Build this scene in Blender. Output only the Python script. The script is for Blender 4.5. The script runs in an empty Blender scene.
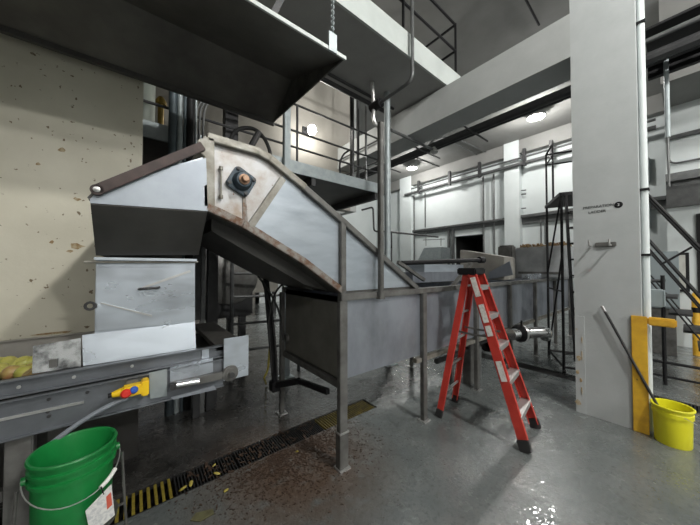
import bpy, bmesh, math, random
from mathutils import Vector, Matrix
random.seed(7)
SC = bpy.context.scene
COL = SC.collection
R = math.radians
V = Vector

# ------------------------------------------------------------------ camera
# world axes follow the building: x along the conveyor, y towards the back wall, z up
YAW = R(38.7); PITCH = R(1.17); FPX = 270.0
CAM = V((0, 0, 1.68))
_r = V((math.cos(YAW), -math.sin(YAW), 0)); _f0 = V((math.sin(YAW), math.cos(YAW), 0)); Z = V((0, 0, 1))
_f = _f0*math.cos(PITCH) + Z*math.sin(PITCH); _u = Z*math.cos(PITCH) - _f0*math.sin(PITCH)
cd = bpy.data.cameras.new('camera'); cam = bpy.data.objects.new('camera', cd); COL.objects.link(cam)
cd.sensor_width = 36; cd.lens = 36*FPX/700; cd.clip_start = .02; cd.clip_end = 200
cam.matrix_world = Matrix(((_r.x, _u.x, -_f.x, CAM.x), (_r.y, _u.y, -_f.y, CAM.y), (_r.z, _u.z, -_f.z, CAM.z), (0, 0, 0, 1)))
SC.camera = cam

def P(px, py, x=None, y=None, z=None):
    """survey helper: where the sight line through a photo point meets a plane of the building"""
    d = _f*FPX + _r*(px-350) + _u*(262.5-py)
    ax, val = (0, x) if x is not None else (1, y) if y is not None else (2, z)
    return CAM + d*((val-CAM[ax])/d[ax])

# ------------------------------------------------------------------ materials
MATS = {}
def mat(name, c, rough=.5, metal=0., c2=None, scale=6., rvar=0., bump=0., bscale=80., detail=5., emit=0., lo=.35, hi=.65, stretch=None,
        spots=None, spec=.5):
    """c..c2 mixed by noise; spots=(colour, scale, threshold) adds splatter marks"""
    if name in MATS: return MATS[name]
    m = bpy.data.materials.new(name); m.use_nodes = True
    nt = m.node_tree; N = nt.nodes; L = nt.links
    b = N['Principled BSDF']
    b.inputs['Base Color'].default_value = (*c, 1); b.inputs['Roughness'].default_value = rough; b.inputs['Metallic'].default_value = metal
    b.inputs['Specular IOR Level'].default_value = spec
    if emit:
        b.inputs['Emission Color'].default_value = (*c, 1); b.inputs['Emission Strength'].default_value = emit
    geo = N.new('ShaderNodeNewGeometry')
    pos = geo.outputs['Position']
    if stretch:
        mp = N.new('ShaderNodeMapping'); mp.inputs['Scale'].default_value = stretch
        L.new(pos, mp.inputs['Vector']); pos = mp.outputs['Vector']
    out = None
    if c2 is not None:
        n = N.new('ShaderNodeTexNoise'); n.inputs['Scale'].default_value = scale; n.inputs['Detail'].default_value = detail; n.inputs['Roughness'].default_value = .6
        L.new(pos, n.inputs['Vector'])
        mr = N.new('ShaderNodeMapRange'); mr.inputs[1].default_value = lo; mr.inputs[2].default_value = hi
        L.new(n.outputs['Fac'], mr.inputs[0])
        mx = N.new('ShaderNodeMixRGB'); mx.inputs[1].default_value = (*c, 1); mx.inputs[2].default_value = (*c2, 1)
        L.new(mr.outputs[0], mx.inputs[0]); out = mx.outputs[0]
    if spots:
        sc_, ss, th = spots
        n = N.new('ShaderNodeTexNoise'); n.inputs['Scale'].default_value = ss; n.inputs['Detail'].default_value = 3
        L.new(geo.outputs['Position'], n.inputs['Vector'])
        mr = N.new('ShaderNodeMapRange'); mr.inputs[1].default_value = th; mr.inputs[2].default_value = th+.04
        L.new(n.outputs['Fac'], mr.inputs[0])
        mx = N.new('ShaderNodeMixRGB'); mx.inputs[1].default_value = (*c, 1); mx.inputs[2].default_value = (*sc_, 1)
        if out: L.new(out, mx.inputs[1])
        L.new(mr.outputs[0], mx.inputs[0]); out = mx.outputs[0]
    if out: L.new(out, b.inputs['Base Color'])
    if rvar:
        n = N.new('ShaderNodeTexNoise'); n.inputs['Scale'].default_value = scale*1.7; n.inputs['Detail'].default_value = 4
        L.new(pos, n.inputs['Vector'])
        mr = N.new('ShaderNodeMapRange'); mr.inputs[1].default_value = .3; mr.inputs[2].default_value = .7
        mr.inputs[3].default_value = max(.03, rough-rvar); mr.inputs[4].default_value = min(1, rough+rvar)
        L.new(n.outputs['Fac'], mr.inputs[0]); L.new(mr.outputs[0], b.inputs['Roughness'])
    if bump:
        n = N.new('ShaderNodeTexNoise'); n.inputs['Scale'].default_value = bscale; n.inputs['Detail'].default_value = 3
        L.new(geo.outputs['Position'], n.inputs['Vector'])
        bp = N.new('ShaderNodeBump'); bp.inputs['Strength'].default_value = bump; bp.inputs['Distance'].default_value = .01
        L.new(n.outputs['Fac'], bp.inputs['Height']); L.new(bp.outputs[0], b.inputs['Normal'])
    MATS[name] = m
    return m

def floor_material():
    m = bpy.data.materials.new('sealed concrete'); m.use_nodes = True
    nt = m.node_tree; N = nt.nodes; L = nt.links; b = N['Principled BSDF']
    geo = N.new('ShaderNodeNewGeometry'); sx = N.new('ShaderNodeSeparateXYZ'); L.new(geo.outputs['Position'], sx.inputs[0])
    def noise(s, d=5, r=.6):
        n = N.new('ShaderNodeTexNoise'); n.inputs['Scale'].default_value = s; n.inputs['Detail'].default_value = d; n.inputs['Roughness'].default_value = r
        L.new(geo.outputs['Position'], n.inputs['Vector']); return n.outputs['Fac']
    def rng(src, a, b_, c=0., d=1.):
        r = N.new('ShaderNodeMapRange'); L.new(src, r.inputs[0])
        for i, v in enumerate((a, b_, c, d)): r.inputs[i+1].default_value = v
        return r.outputs[0]
    def mix(f, a, b_):
        x = N.new('ShaderNodeMixRGB'); L.new(f, x.inputs[0])
        for i, v in ((1, a), (2, b_)):
            if isinstance(v, tuple): x.inputs[i].default_value = (*v, 1)
            else: L.new(v, x.inputs[i])
        return x.outputs[0]
    def math_(op, a, b_):
        x = N.new('ShaderNodeMath'); x.operation = op
        for i, v in ((0, a), (1, b_)):
            if isinstance(v, (int, float)): x.inputs[i].default_value = v
            else: L.new(v, x.inputs[i])
        return x.outputs[0]
    grey = mix(rng(noise(2.2), .35, .65), (.105, .118, .116), (.150, .162, .158))
    grey = mix(rng(noise(30, 3), .5, .72), grey, (.085, .094, .092))
    grey = mix(rng(noise(160, 2), .68, .72), grey, (.06, .055, .045))
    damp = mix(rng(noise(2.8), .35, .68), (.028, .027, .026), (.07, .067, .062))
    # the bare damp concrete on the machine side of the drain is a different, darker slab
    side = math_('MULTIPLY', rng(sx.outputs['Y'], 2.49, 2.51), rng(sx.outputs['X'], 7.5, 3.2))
    side = math_('MULTIPLY', side, rng(sx.outputs['Y'], 6.5, 3.4, .3, 1))  # colour also lightened toward the back, adding to the lamp-lit floor there
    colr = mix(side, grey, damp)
    # tan run-off stain beside the drain
    d = N.new('ShaderNodeVectorMath'); d.operation = 'DISTANCE'; L.new(geo.outputs['Position'], d.inputs[0]); d.inputs[1].default_value = (1.12, 2.12, 0)
    st = math_('MULTIPLY', rng(d.outputs['Value'], .95, .3), rng(noise(7), .25, .48))
    colr = mix(math_('MULTIPLY', st, .9), colr, (.085, .052, .033))
    L.new(colr, b.inputs['Base Color'])
    ro = rng(noise(3.2, 6), .38, .62, .12, .34)
    L.new(ro, b.inputs['Roughness'])
    b.inputs['Specular IOR Level'].default_value = .5
    L.new(rng(noise(1.7, 4), .35, .6, .25, 1.), b.inputs['Coat Weight']); b.inputs['Coat Roughness'].default_value = .05
    bp = N.new('ShaderNodeBump'); bp.inputs['Strength'].default_value = .32; bp.inputs['Distance'].default_value = .008
    L.new(math_('ADD', math_('MULTIPLY', noise(95, 2), .8), math_('MULTIPLY', noise(16, 2), 1.2)), bp.inputs['Height']); L.new(bp.outputs[0], b.inputs['Normal'])
    b2 = N.new('ShaderNodeBump'); b2.inputs['Strength'].default_value = .5; b2.inputs['Distance'].default_value = .006
    vo = N.new('ShaderNodeTexVoronoi'); vo.inputs['Scale'].default_value = 42; L.new(geo.outputs['Position'], vo.inputs['Vector'])
    L.new(math_('ADD', math_('MULTIPLY', rng(vo.outputs['Distance'], 0, .55, 1, 0), .9), math_('MULTIPLY', noise(9, 2), 1.6)), b2.inputs['Height']); L.new(b2.outputs[0], b.inputs['Coat Normal'])
    return m

M = dict(
    floor=floor_material(),
    beige=mat('cream wall paint', (.60, .575, .475), .55, c2=(.52, .495, .40), scale=1.6, spots=((.16, .12, .07), 24, .68), bump=.08, bscale=40),
    white=mat('white wall panel', (.66, .705, .705), .5, c2=(.60, .645, .645), scale=1.0),
    conc=mat('painted concrete', (.43, .445, .44), .6, c2=(.385, .40, .395), scale=2.5, bump=.1, bscale=60),
    column=mat('white painted concrete', (.465, .49, .49), .55, c2=(.42, .445, .445), scale=3, bump=.1, bscale=50),
    slab=mat('grey soffit concrete', (.36, .36, .35), .7, c2=(.31, .31, .30), scale=2),
    edgepaint=mat('pale edge paint', (.56, .60, .58), .55, c2=(.5, .54, .52), scale=3),
    ceil=mat('grey roof deck', (.25, .25, .24), .75, c2=(.21, .21, .20), scale=1.2),
    dim=mat('dingy wall', (.30, .29, .26), .7, c2=(.22, .21, .19), scale=1.5),
    railsteel=mat('dull rail steel', (.20, .215, .235), .42, .55, c2=(.14, .15, .165), scale=4, rvar=.1),
    steel=mat('brushed stainless', (.42, .465, .51), .40, .6, c2=(.34, .38, .425), scale=3, rvar=.07, stretch=(1, 1, 4)),
    tank=mat('stained stainless', (.335, .36, .405), .40, .6, c2=(.13, .14, .155), scale=2.6, rvar=.12, lo=.38, hi=.85, detail=9, stretch=(1, 1, .55)),
    steel2=mat('bright scuffed stainless', (.55, .60, .66), .32, .7, c2=(.20, .21, .225), scale=2.6, lo=.46, hi=.8, rvar=.1, detail=3., stretch=(.8, 1, 1.8)),
    frame=mat('worn steel frame', (.175, .174, .166), .5, .45, c2=(.105, .103, .096), scale=8, rvar=.1),
    creamsteel=mat('grimy steel frame', (.30, .295, .265), .5, .35, c2=(.17, .155, .125), scale=9, rvar=.1),
    rusty=mat('rust streaked rail', (.24, .225, .205), .55, .3, c2=(.13, .065, .035), scale=16, lo=.42, hi=.6),
    stainpanel=mat('rust spotted panel', (.45, .455, .46), .5, .4, c2=(.27, .20, .14), scale=7, lo=.42, hi=.8, spots=((.18, .085, .045), 26, .70)),
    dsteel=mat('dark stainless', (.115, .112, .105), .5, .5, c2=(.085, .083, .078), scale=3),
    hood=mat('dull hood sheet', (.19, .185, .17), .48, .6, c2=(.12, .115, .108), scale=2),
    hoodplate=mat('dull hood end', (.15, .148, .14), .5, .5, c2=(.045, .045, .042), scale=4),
    guardsteel=mat('patchy mirror steel', (.72, .73, .74), .16, .9, c2=(.13, .13, .135), scale=9, rvar=.1, lo=.42, hi=.6),  # bright steel with dark patches mixed in by noise
    bright=mat('polished steel', (.70, .70, .70), .18, .95),
    silver=mat('aluminium', (.62, .62, .61), .35, .75, c2=(.52, .52, .51), scale=12),
    galv=mat('galvanised steel', (.36, .40, .41), .5, .4, c2=(.29, .33, .34), scale=9),
    black=mat('black paint', (.009, .009, .010), .55, spec=.3),
    dark=mat('dark pipe', (.035, .036, .038), .5, .3, c2=(.055, .055, .056), scale=6),
    midpipe=mat('grey conduit', (.17, .175, .175), .45, .5, c2=(.12, .125, .125), scale=7),
    bluegrey=mat('blue grey pipe', (.09, .115, .13), .5, .3, c2=(.06, .08, .09), scale=6),
    rust_arm=mat('brown oxidised steel', (.075, .052, .048), .6, .2, c2=(.045, .033, .03), scale=14),
    bearing=mat('blue grey casting', (.035, .06, .08), .45, .2, c2=(.02, .035, .05), scale=20),
    rust=mat('rusty shaft', (.34, .23, .16), .45, .6, c2=(.22, .12, .07), scale=30),
    red=mat('red fibreglass', (.52, .045, .03), .42, c2=(.42, .032, .022), scale=7),
    ladwhite=mat('sticker white', (.72, .70, .66), .5, c2=(.55, .53, .5), scale=40, lo=.45, hi=.6),
    yellow=mat('yellow guard paint', (.80, .48, .035), .5, c2=(.62, .34, .03), scale=9, spots=((.25, .14, .04), 14, .70)),
    bucketyellow=mat('yellow pail plastic', (.80, .76, .02), .4, c2=(.72, .68, .02), scale=5),
    green=mat('green pail plastic', (.008, .20, .042), .35, c2=(.007, .165, .035), scale=6),
    whiteplastic=mat('white plastic', (.78, .78, .75), .4),
    tagpaper=mat('printed paper', (.66, .66, .64), .6, c2=(.48, .49, .50), scale=70, lo=.45, hi=.6),
    redprint=mat('red print', (.55, .10, .06), .6),
    estop_y=mat('safety yellow plastic', (.85, .55, .015), .35),
    estop_r=mat('red plastic', (.60, .03, .02), .35),
    estop_b=mat('blue plastic', (.03, .10, .45), .35),
    rubber=mat('black rubber', (.02, .02, .02), .7),
    belt=mat('dark conveyor belt', (.05, .048, .042), .6, c2=(.03, .028, .025), scale=25),
    fruit=mat('yellow green fruit skin', (.30, .31, .05), .4, c2=(.40, .36, .10), scale=14),
    fruitred=mat('blushed fruit skin', (.30, .14, .07), .4, c2=(.34, .28, .08), scale=14),
    brown=mat('brown scraps', (.065, .036, .02), .7, c2=(.03, .018, .012), scale=60),
    peel=mat('yellow peel', (.42, .36, .07), .5, c2=(.32, .26, .05), scale=60),
    grateolive=mat('soiled yellow grating', (.22, .17, .03), .6, c2=(.09, .075, .025), scale=20),
    grate=mat('black drain grate', (.02, .02, .02), .55, .2),
    grateyellow=mat('yellow grating', (.30, .235, .03), .55, c2=(.18, .14, .02), scale=30),
    trench=mat('drain trough', (.012, .011, .01), .95, spec=.05),
    lamp=mat('lamp diffuser', (1, .98, .94), .5, emit=26),
    lamphouse=mat('lamp housing', (.35, .35, .34), .5, .4),
    text=mat('black lettering', (.06, .065, .065), .6),
    mark=mat('white lettering', (.70, .72, .72), .6),
    rustmark=mat('rust patch', (.36, .25, .12), .75, c2=(.50, .44, .33), scale=40, lo=.4, hi=.62),
    box=mat('grey enclosure', (.24, .28, .29), .5),
    tanbin=mat('beige bin', (.36, .345, .31), .55, c2=(.29, .275, .25), scale=4),
    greybin=mat('scuffed grey bin', (.44, .46, .47), .5, .3, c2=(.34, .355, .365), scale=5),
    waste=mat('vegetable waste', (.30, .20, .09), .7, c2=(.14, .09, .05), scale=25),
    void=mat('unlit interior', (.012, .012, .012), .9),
    hose=mat('grey hose', (.20, .22, .25), .5),
    yhose=mat('yellow hose', (.40, .34, .06), .5),
    brass=mat('ochre valve', (.30, .20, .04), .5, .3),
    picture=mat('pale board', (.55, .56, .52), .5, c2=(.42, .42, .38), scale=3),
)

# ------------------------------------------------------------------ mesh builder
class MB:
    def __init__(s): s.bm = bmesh.new()
    def box(s, x0, x1, y0, y1, z0, z1, bv=0.):
        bm = s.bm
        vs = [bm.verts.new((x, y, z)) for z in (z0, z1) for y in (y0, y1) for x in (x0, x1)]
        fs = [bm.faces.new([vs[i] for i in f]) for f in ((0, 2, 3, 1), (4, 5, 7, 6), (0, 1, 5, 4), (2, 6, 7, 3), (0, 4, 6, 2), (1, 3, 7, 5))]
        if bv: bmesh.ops.bevel(bm, geom=list({e for f in fs for e in f.edges}), offset=bv, segments=2, affect='EDGES')
        return s
    def prism(s, poly, vec, bv=0.):
        """closed polygon (3D points) swept by vec"""
        bm = s.bm; vec = V(vec); a = [bm.verts.new(V(p)) for p in poly]; b = [bm.verts.new(V(p)+vec) for p in poly]; n = len(a)
        fs = [bm.faces.new(a), bm.faces.new(b[::-1])]
        fs += [bm.faces.new([a[i], b[i], b[(i+1) % n], a[(i+1) % n]]) for i in range(n)]
        bmesh.ops.recalc_face_normals(bm, faces=fs)
        if bv: bmesh.ops.bevel(bm, geom=list({e for f in fs for e in f.edges}), offset=bv, segments=2, affect='EDGES')
        return s
    def plate(s, poly, t, bv=0.):
        """planar polygon with thickness t behind it along its normal"""
        p = [V(q) for q in poly]; n = V((0, 0, 0))
        for i in range(len(p)): n += p[i].cross(p[(i+1) % len(p)])
        return s.prism(p, n.normalized()*t, bv)
    def bar(s, p, q, w, h, up=(0, 0, 1), bv=0.):
        """rectangular bar from p to q: w across, h along up"""
        p, q = V(p), V(q); d = (q-p).normalized(); up = V(up)
        side = d.cross(up)
        if side.length < 1e-4: side = d.cross(V((1, 0, 0)))
        side.normalize(); u = side.cross(d).normalized()
        poly = [p + side*a*w/2 + u*b*h/2 for a, b in ((-1, -1), (1, -1), (1, 1), (-1, 1))]
        return s.prism(poly, q-p, bv)
    def tube(s, pts, r, seg=10, cap=True):
        bm = s.bm; pts = [V(p) for p in pts]; n = len(pts)
        t0 = (pts[1]-pts[0]).normalized(); ref = V((0, 0, 1)) if abs(t0.z) < .9 else V((1, 0, 0))
        u = t0.cross(ref).normalized(); rings = []; tp = t0
        for i, p in enumerate(pts):
            t = ((pts[min(i+1, n-1)]-pts[i]).normalized() + (pts[i]-pts[max(i-1, 0)]).normalized())
            t = t.normalized() if t.length > 1e-6 else tp
            q = tp.rotation_difference(t); u = (q @ u).normalized(); tp = t; w = t.cross(u).normalized()
            rr = r[i] if isinstance(r, (list, tuple)) else r
            rings.append([bm.verts.new(p + (u*math.cos(2*math.pi*k/seg) + w*math.sin(2*math.pi*k/seg))*rr) for k in range(seg)])
        for a, b in zip(rings, rings[1:]):
            for k in range(seg): bm.faces.new([a[k], a[(k+1) % seg], b[(k+1) % seg], b[k]])
        if cap: bm.faces.new(rings[0][::-1]); bm.faces.new(rings[-1])
        return s
    def cyl(s, p, q, r, r2=None, seg=16): return s.tube([p, q], [r, r if r2 is None else r2], seg)
    def lathe(s, prof, c=(0, 0, 0), seg=36, axis=(0, 0, 1)):
        """prof: (radius, height) list"""
        bm = s.bm; rot = V((0, 0, 1)).rotation_difference(V(axis)).to_matrix(); c = V(c); rings = []
        for r, h in prof:
            rings.append([bm.verts.new(c + rot @ V((r*math.cos(2*math.pi*k/seg), r*math.sin(2*math.pi*k/seg), h))) for k in range(seg)] if r > 1e-6
                         else [bm.verts.new(c + rot @ V((0, 0, h)))])
        for a, b in zip(rings, rings[1:]):
            for k in range(seg):
                k2 = (k+1) % seg
                f = [a[k % len(a)], a[k2 % len(a)], b[k2 % len(b)], b[k % len(b)]]
                f = list(dict.fromkeys(f))
                if len(f) > 2: bm.faces.new(f)
        return s
    def torus(s, c, R_, r, axis=(0, 0, 1), seg=12, seg2=6, stretch=1.):
        pts = []; rot = V((0, 0, 1)).rotation_difference(V(axis)).to_matrix(); bm = s.bm; rings = []
        for i in range(seg):
            a = 2*math.pi*i/seg; ring = []
            for j in range(seg2):
                b = 2*math.pi*j/seg2; rr = R_ + r*math.cos(b)
                ring.append(bm.verts.new(V(c) + rot @ V((rr*math.cos(a)*stretch, rr*math.sin(a), r*math.sin(b)))))
            rings.append(ring)
        for i in range(seg):
            a, b = rings[i], rings[(i+1) % seg]
            for j in range(seg2): bm.faces.new([a[j], b[j], b[(j+1) % seg2], a[(j+1) % seg2]])
        return s
    def build(s, name, m, parent=None, smooth=True, recalc=True):
        if recalc: bmesh.ops.recalc_face_normals(s.bm, faces=s.bm.faces[:])
        me = bpy.data.meshes.new(name); s.bm.to_mesh(me); s.bm.free()
        if smooth:
            me.shade_smooth(); me.set_sharp_from_angle(angle=R(35))
        for mm in (m if isinstance(m, (list, tuple)) else [m]): me.materials.append(mm)
        o = bpy.data.objects.new(name, me); COL.objects.link(o)
        if parent is not None: adopt(o, parent)
        return o

def adopt(o, parent):
    o.parent = parent
    off = parent.location.copy() if parent.parent is None else V((0, 0, 0))   # parts sit at their thing's frame
    o.matrix_parent_inverse = Matrix.Translation(-off)

def fillet(pts, r, n=6):
    pts = [V(p) for p in pts]; out = [pts[0]]
    for a, b, c in zip(pts, pts[1:], pts[2:]):
        d1, d2 = (a-b), (c-b); l = min(r, d1.length*.49, d2.length*.49)
        p1, p2 = b + d1.normalized()*l, b + d2.normalized()*l
        for i in range(n+1):
            t = i/n; out.append(p1*(1-t)**2 + b*2*t*(1-t) + p2*t*t)
    out.append(pts[-1]); return out

def tag(o, label=None, cat=None, group=None, kind=None):
    if label: o['label'] = label
    if cat: o['category'] = cat
    if group: o['group'] = group
    if kind: o['kind'] = kind
    return o
def thing(name, label, cat, loc=(0, 0, 0), group=None):
    o = bpy.data.objects.new(name, None); COL.objects.link(o); o.location = loc; o.empty_display_size = .1
    return tag(o, label, cat, group)
def struct(mb, name, m, label=None, cat=None):
    return tag(mb.build(name, m), label, cat, kind='structure')
def copy_tree(o, parent=None):
    c = o.copy(); COL.objects.link(c)
    if parent is not None: c.parent = parent
    for ch in list(o.children): copy_tree(ch, c)
    return c
def lettering(name, body, m, size, origin, right, up, parent=None, depth=.002):
    cu = bpy.data.curves.new(name, 'FONT'); cu.body = body; cu.size = size; cu.extrude = depth/2; cu.align_x = 'CENTER'; cu.align_y = 'CENTER'
    t = bpy.data.objects.new(name+'_curve', cu); COL.objects.link(t)
    dg = bpy.context.evaluated_depsgraph_get(); dg.update()
    me = bpy.data.meshes.new_from_object(t.evaluated_get(dg)); bpy.data.objects.remove(t); bpy.data.curves.remove(cu)
    right, up = V(right), V(up); n = right.cross(up)
    me.transform(Matrix(((right.x, up.x, n.x, origin[0]), (right.y, up.y, n.y, origin[1]), (right.z, up.z, n.z, origin[2]), (0, 0, 0, 1))))
    me.materials.clear(); me.materials.append(m)
    o = bpy.data.objects.new(name, me); COL.objects.link(o)
    if parent is not None: adopt(o, parent)
    return o

# ================================================================== SETTING
CE = 6.9         # ceiling height
FW = 12.5        # far white wall plane (x)
TY0, TY1 = 2.37, 2.63    # long drain
TX0, TX1 = 5.12, 5.40    # cross drain
b = MB()
def fq(x0, x1, y0, y1): b.box(x0, x1, y0, y1, -.12, 0)
fq(-6, TX0, -10, TY0); fq(2.32, TX0, TY0, TY1); fq(-6, TX0, TY1, 13); fq(TX1, FW+2.6, -10, 13); fq(TX0, TX1, TY1, 13)
struct(b, 'floor', M['floor'])
b = MB(); b.box(-6, TX1, TY0-.02, TY1+.02, -.2, -.15); b.box(TX0-.02, TX1+.02, -10, TY0, -.2, -.15)
b.box(-6, TX1, TY1-.012, TY1+.02, -.15, -.035); b.box(-6, TX1, TY0-.02, TY0+.012, -.15, -.035)
struct(b, 'floor_trough', M['trench'])
struct(MB().box(-6, FW+2.6, -10, 13, CE, CE+.1), 'ceiling', M['ceil'])

struct(MB().box(-6, .05, 3.1, 3.45, .9, CE), 'wall_left', M['beige'])
struct(MB().box(-6, .05, 3.1, 3.45, 0, .9), 'baseboard_left', mat('dark plinth', (.05, .048, .045), .6, c2=(.035, .033, .03), scale=4))  # lower wall band, darker than the cream wall above
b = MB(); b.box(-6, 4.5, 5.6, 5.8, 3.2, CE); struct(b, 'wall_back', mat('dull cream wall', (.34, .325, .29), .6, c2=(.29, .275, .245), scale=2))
struct(MB().box(4.5, 4.7, 5.6, 13, 3.2, CE), 'wall_return', M['conc'])
struct(MB().box(-6, 4.7, 12.8, 13, 0, 3.2), 'wall_rear_low', M['dim'])
struct(MB().box(4.5, FW+2.6, 12.8, 13, 0, CE), 'wall_rear', M['white'])
struct(MB().box(-6.2, -6, -10, 13, 0, CE), 'wall_side', M['dim'])
struct(MB().box(-6, FW+2.6, -10.2, -10, 0, CE), 'wall_front', M['conc'])

# far white wall with a ledge, a loading door opening and shallow recesses below the ledge
def fy(px): return P(px, 268, x=FW).y
y_a, y_b, y_c, y_d = fy(485), fy(453), fy(446), fy(421)     # door opening, second opening
b = MB()
zl = 3.75
b.box(FW, FW+.3, -10, y_a, 0, zl); b.box(FW, FW+.3, y_b, 12.8, 0, zl); b.box(FW, FW+.3, y_a, y_b, 3.25, zl)
b.box(FW, FW+.3, -10, 12.8, zl, CE)
struct(b, 'wall_right', M['white'])
b = MB(); b.box(FW+.3, FW+2.5, y_a-.3, y_b+.3, 0, 3.6)
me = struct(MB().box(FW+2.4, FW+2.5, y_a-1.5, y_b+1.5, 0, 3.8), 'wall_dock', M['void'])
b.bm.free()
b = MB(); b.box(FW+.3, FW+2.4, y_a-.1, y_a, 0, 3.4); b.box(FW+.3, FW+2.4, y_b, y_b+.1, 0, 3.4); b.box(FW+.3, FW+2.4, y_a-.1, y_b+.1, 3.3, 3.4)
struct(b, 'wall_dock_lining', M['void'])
# pilasters
for a, c in ((520, 505), (411, 400)): struct(MB().box(FW-.35, FW, P(a, 268, x=FW-.35).y, P(c, 268, x=FW-.35).y, 0, CE), 'wall_pilaster', M['white'])
# ledges (grey angle shelf along the wall)
b = MB()
b.box(FW-.22, FW, fy(506), fy(408), zl-.03, zl+.06); b.box(FW-.22, FW, -.5, fy(521), zl-.03, zl+.08)
b.box(FW-.10, FW, fy(506), fy(408), zl-.2, zl-.03); b.box(FW-.10, FW, -.5, fy(521), zl-.28, zl-.03)
struct(b, 'trim_ledge', M['midpipe'])
# near right part of the white wall steps forward (corner at the right edge of the photo)
rx = 9.2
struct(MB().box(rx, rx+.25, -10, P(668, 268, x=rx).y, 0, CE), 'wall_right_near', M['white'])
ledge = MB().box(rx-.18, rx, -3, P(668, 268, x=rx).y, 3.55, 3.72).box(rx-.06, rx, -3, P(668, 268, x=rx).y, 3.0, 3.55)
struct(ledge, 'trim_ledge_near', M['midpipe'])
struct(MB().box(7.9, rx+.25, -10, P(668, 268, x=rx).y, 5.23, CE), 'ceiling_soffit', M['ceil'])
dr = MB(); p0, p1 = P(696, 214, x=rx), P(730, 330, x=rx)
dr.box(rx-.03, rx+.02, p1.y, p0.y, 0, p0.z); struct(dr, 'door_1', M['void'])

# concrete column, beam and walkway slab
CX0, CX1, CY0, CY1 = 4.08, 4.60, .30, .84
b = MB(); b.box(CX0, CX1, CY0, CY1, 0, CE); col = struct(b, 'wall_column', M['column'])
b = MB()
zb0, zb1 = 4.23, 4.76
b.box(CX0, CX1, CY1, 5.6, zb0, zb1); struct(b, 'ceiling_beam', M['conc'])
b = MB(); b.box(-6, CX0+.5, 2.54, 3.75, 4.80, 4.86); b.box(-6, CX0+.5, 2.58, 3.75, 4.86, 5.1); struct(b, 'ceiling_walkway_slab', M['slab'])
struct(MB().box(FW-.3, FW, -10, 12.8, 6.35, CE), 'ceiling_bulkhead', M['ceil'])
struct(MB().box(-6, CX0+.5, 2.51, 2.545, 4.80, 5.15), 'trim_walkway_edge', M['edgepaint'])
# ================================================================== LAMPS
def lamp(px, py, z, label, power, x=None, y=None, loc=None, r=.24, drop=True):
    p = P(px, py, z=z) if loc is None else V(loc)
    t = thing('high_bay_lamp', label, 'lamp', p, 'ceiling lamps')
    MB().lathe([(0, .0), (r*.96, .0), (r*.9, -.03), (0, -.06)], p).build('diffuser', M['lamp'], t)
    MB().lathe([(r*1.05, -.02), (r*1.08, .02), (r*.8, .1), (r*.35, .16), (0, .17)], p).build('housing', M['lamphouse'], t)
    if drop: MB().cyl(p+V((0, 0, .16)), (p.x, p.y, CE), .015).build('hanger', M['lamphouse'], t)
    ld = bpy.data.lights.new('lamp_light', 'POINT'); ld.energy = power; ld.shadow_soft_size = .2
    ld.color = (1.0, .985, .95)
    lo = bpy.data.objects.new('lamp_light', ld); COL.objects.link(lo); lo.location = p + V((0, 0, -.075)); adopt(lo, t)
    return p
KEY = 1.0
lamp(536, 117, 6.65, 'round ceiling lamp near the big white column', 330*KEY)
lamp(412, 168, 6.65, 'round ceiling lamp over the far end of the white wall', 270*KEY)
# unseen lamps: two read from shadows, one from lit rear floor, others added
for loc, pw, lb in (((2.4, -2.1, 6.0), 730, 'ceiling lamp over the open floor, first before the machine'),
                    ((2.2, -7.6, 6.0), 950, 'ceiling lamp over the open floor, second before the machine'),
                    ((7.2, -3.2, 6.0), 380, 'unseen lamp brightening the staircase side of the hall'),
                    ((-3.6, -5.0, 6.0), 420, 'added fill lamp over the front corner of the hall'),
                    ((1.5, 9.2, 5.6), 560, 'ceiling lamp over the dim space behind the mezzanine')):
    lamp(0, 0, 0, lb, pw*KEY, loc=loc)
# wall lamp above the mezzanine
p = P(312, 130, y=5.25)
t = thing('wall_lamp', 'glowing wall lamp on the cream wall above the mezzanine', 'lamp', p)
MB().lathe([(0, .05), (.07, .04), (.11, 0), (.08, -.04), (0, -.06)], p, axis=(0, -1, -.4)).build('bulb_cover', M['lamp'], t)
MB().tube(fillet([p+V((0, .05, .05)), p+V((0, .2, .12)), p+V((0, .35, .12))], .05), .02).box(p.x-.06, p.x+.06, 5.56, 5.6, p.z+.05, p.z+.2).build('bracket', M['dark'], t)
ld = bpy.data.lights.new('lamp_light', 'POINT'); ld.energy = 26; ld.shadow_soft_size = .1; ld.color = (1, .97, .9)
lo = bpy.data.objects.new('lamp_light', ld); COL.objects.link(lo); lo.location = p + V((0, -.18, -.1)); adopt(lo, t)

# ================================================================== CANOPY (hanging drip hood)
hx = 1.25
t = thing('drip_canopy', 'large dark sheet metal canopy hanging over the conveyor head', 'canopy', (hx, 2.3, 3.3))
near, ridge, far = V((0, 1.63, 3.29)), V((0, 2.50, 3.60)), V((0, 2.95, 3.37))
x0 = -4.5
b = MB()
th = V((0, 0, .02))
def at(v, x): return V((x, v.y, v.z))
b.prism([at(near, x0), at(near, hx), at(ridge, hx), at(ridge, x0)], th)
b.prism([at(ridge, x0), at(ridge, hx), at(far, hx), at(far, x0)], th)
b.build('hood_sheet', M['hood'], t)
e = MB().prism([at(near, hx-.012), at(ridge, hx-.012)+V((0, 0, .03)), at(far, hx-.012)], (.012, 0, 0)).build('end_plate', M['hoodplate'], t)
MB().box(x0, hx+.01, 1.618, 1.632, 3.285, 3.312).build('edge_lip', M['edgepaint'], t)['label'] = 'pale folded edge lip'
MB().box(x0, hx, 2.95, 2.99, 3.33, 3.78).build('rear_light_stop', M['dsteel'], t)  # added upstand, hidden from view, keeps light off the wall behind
ch = MB(); cx, cy = 1.13, 1.66
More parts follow.
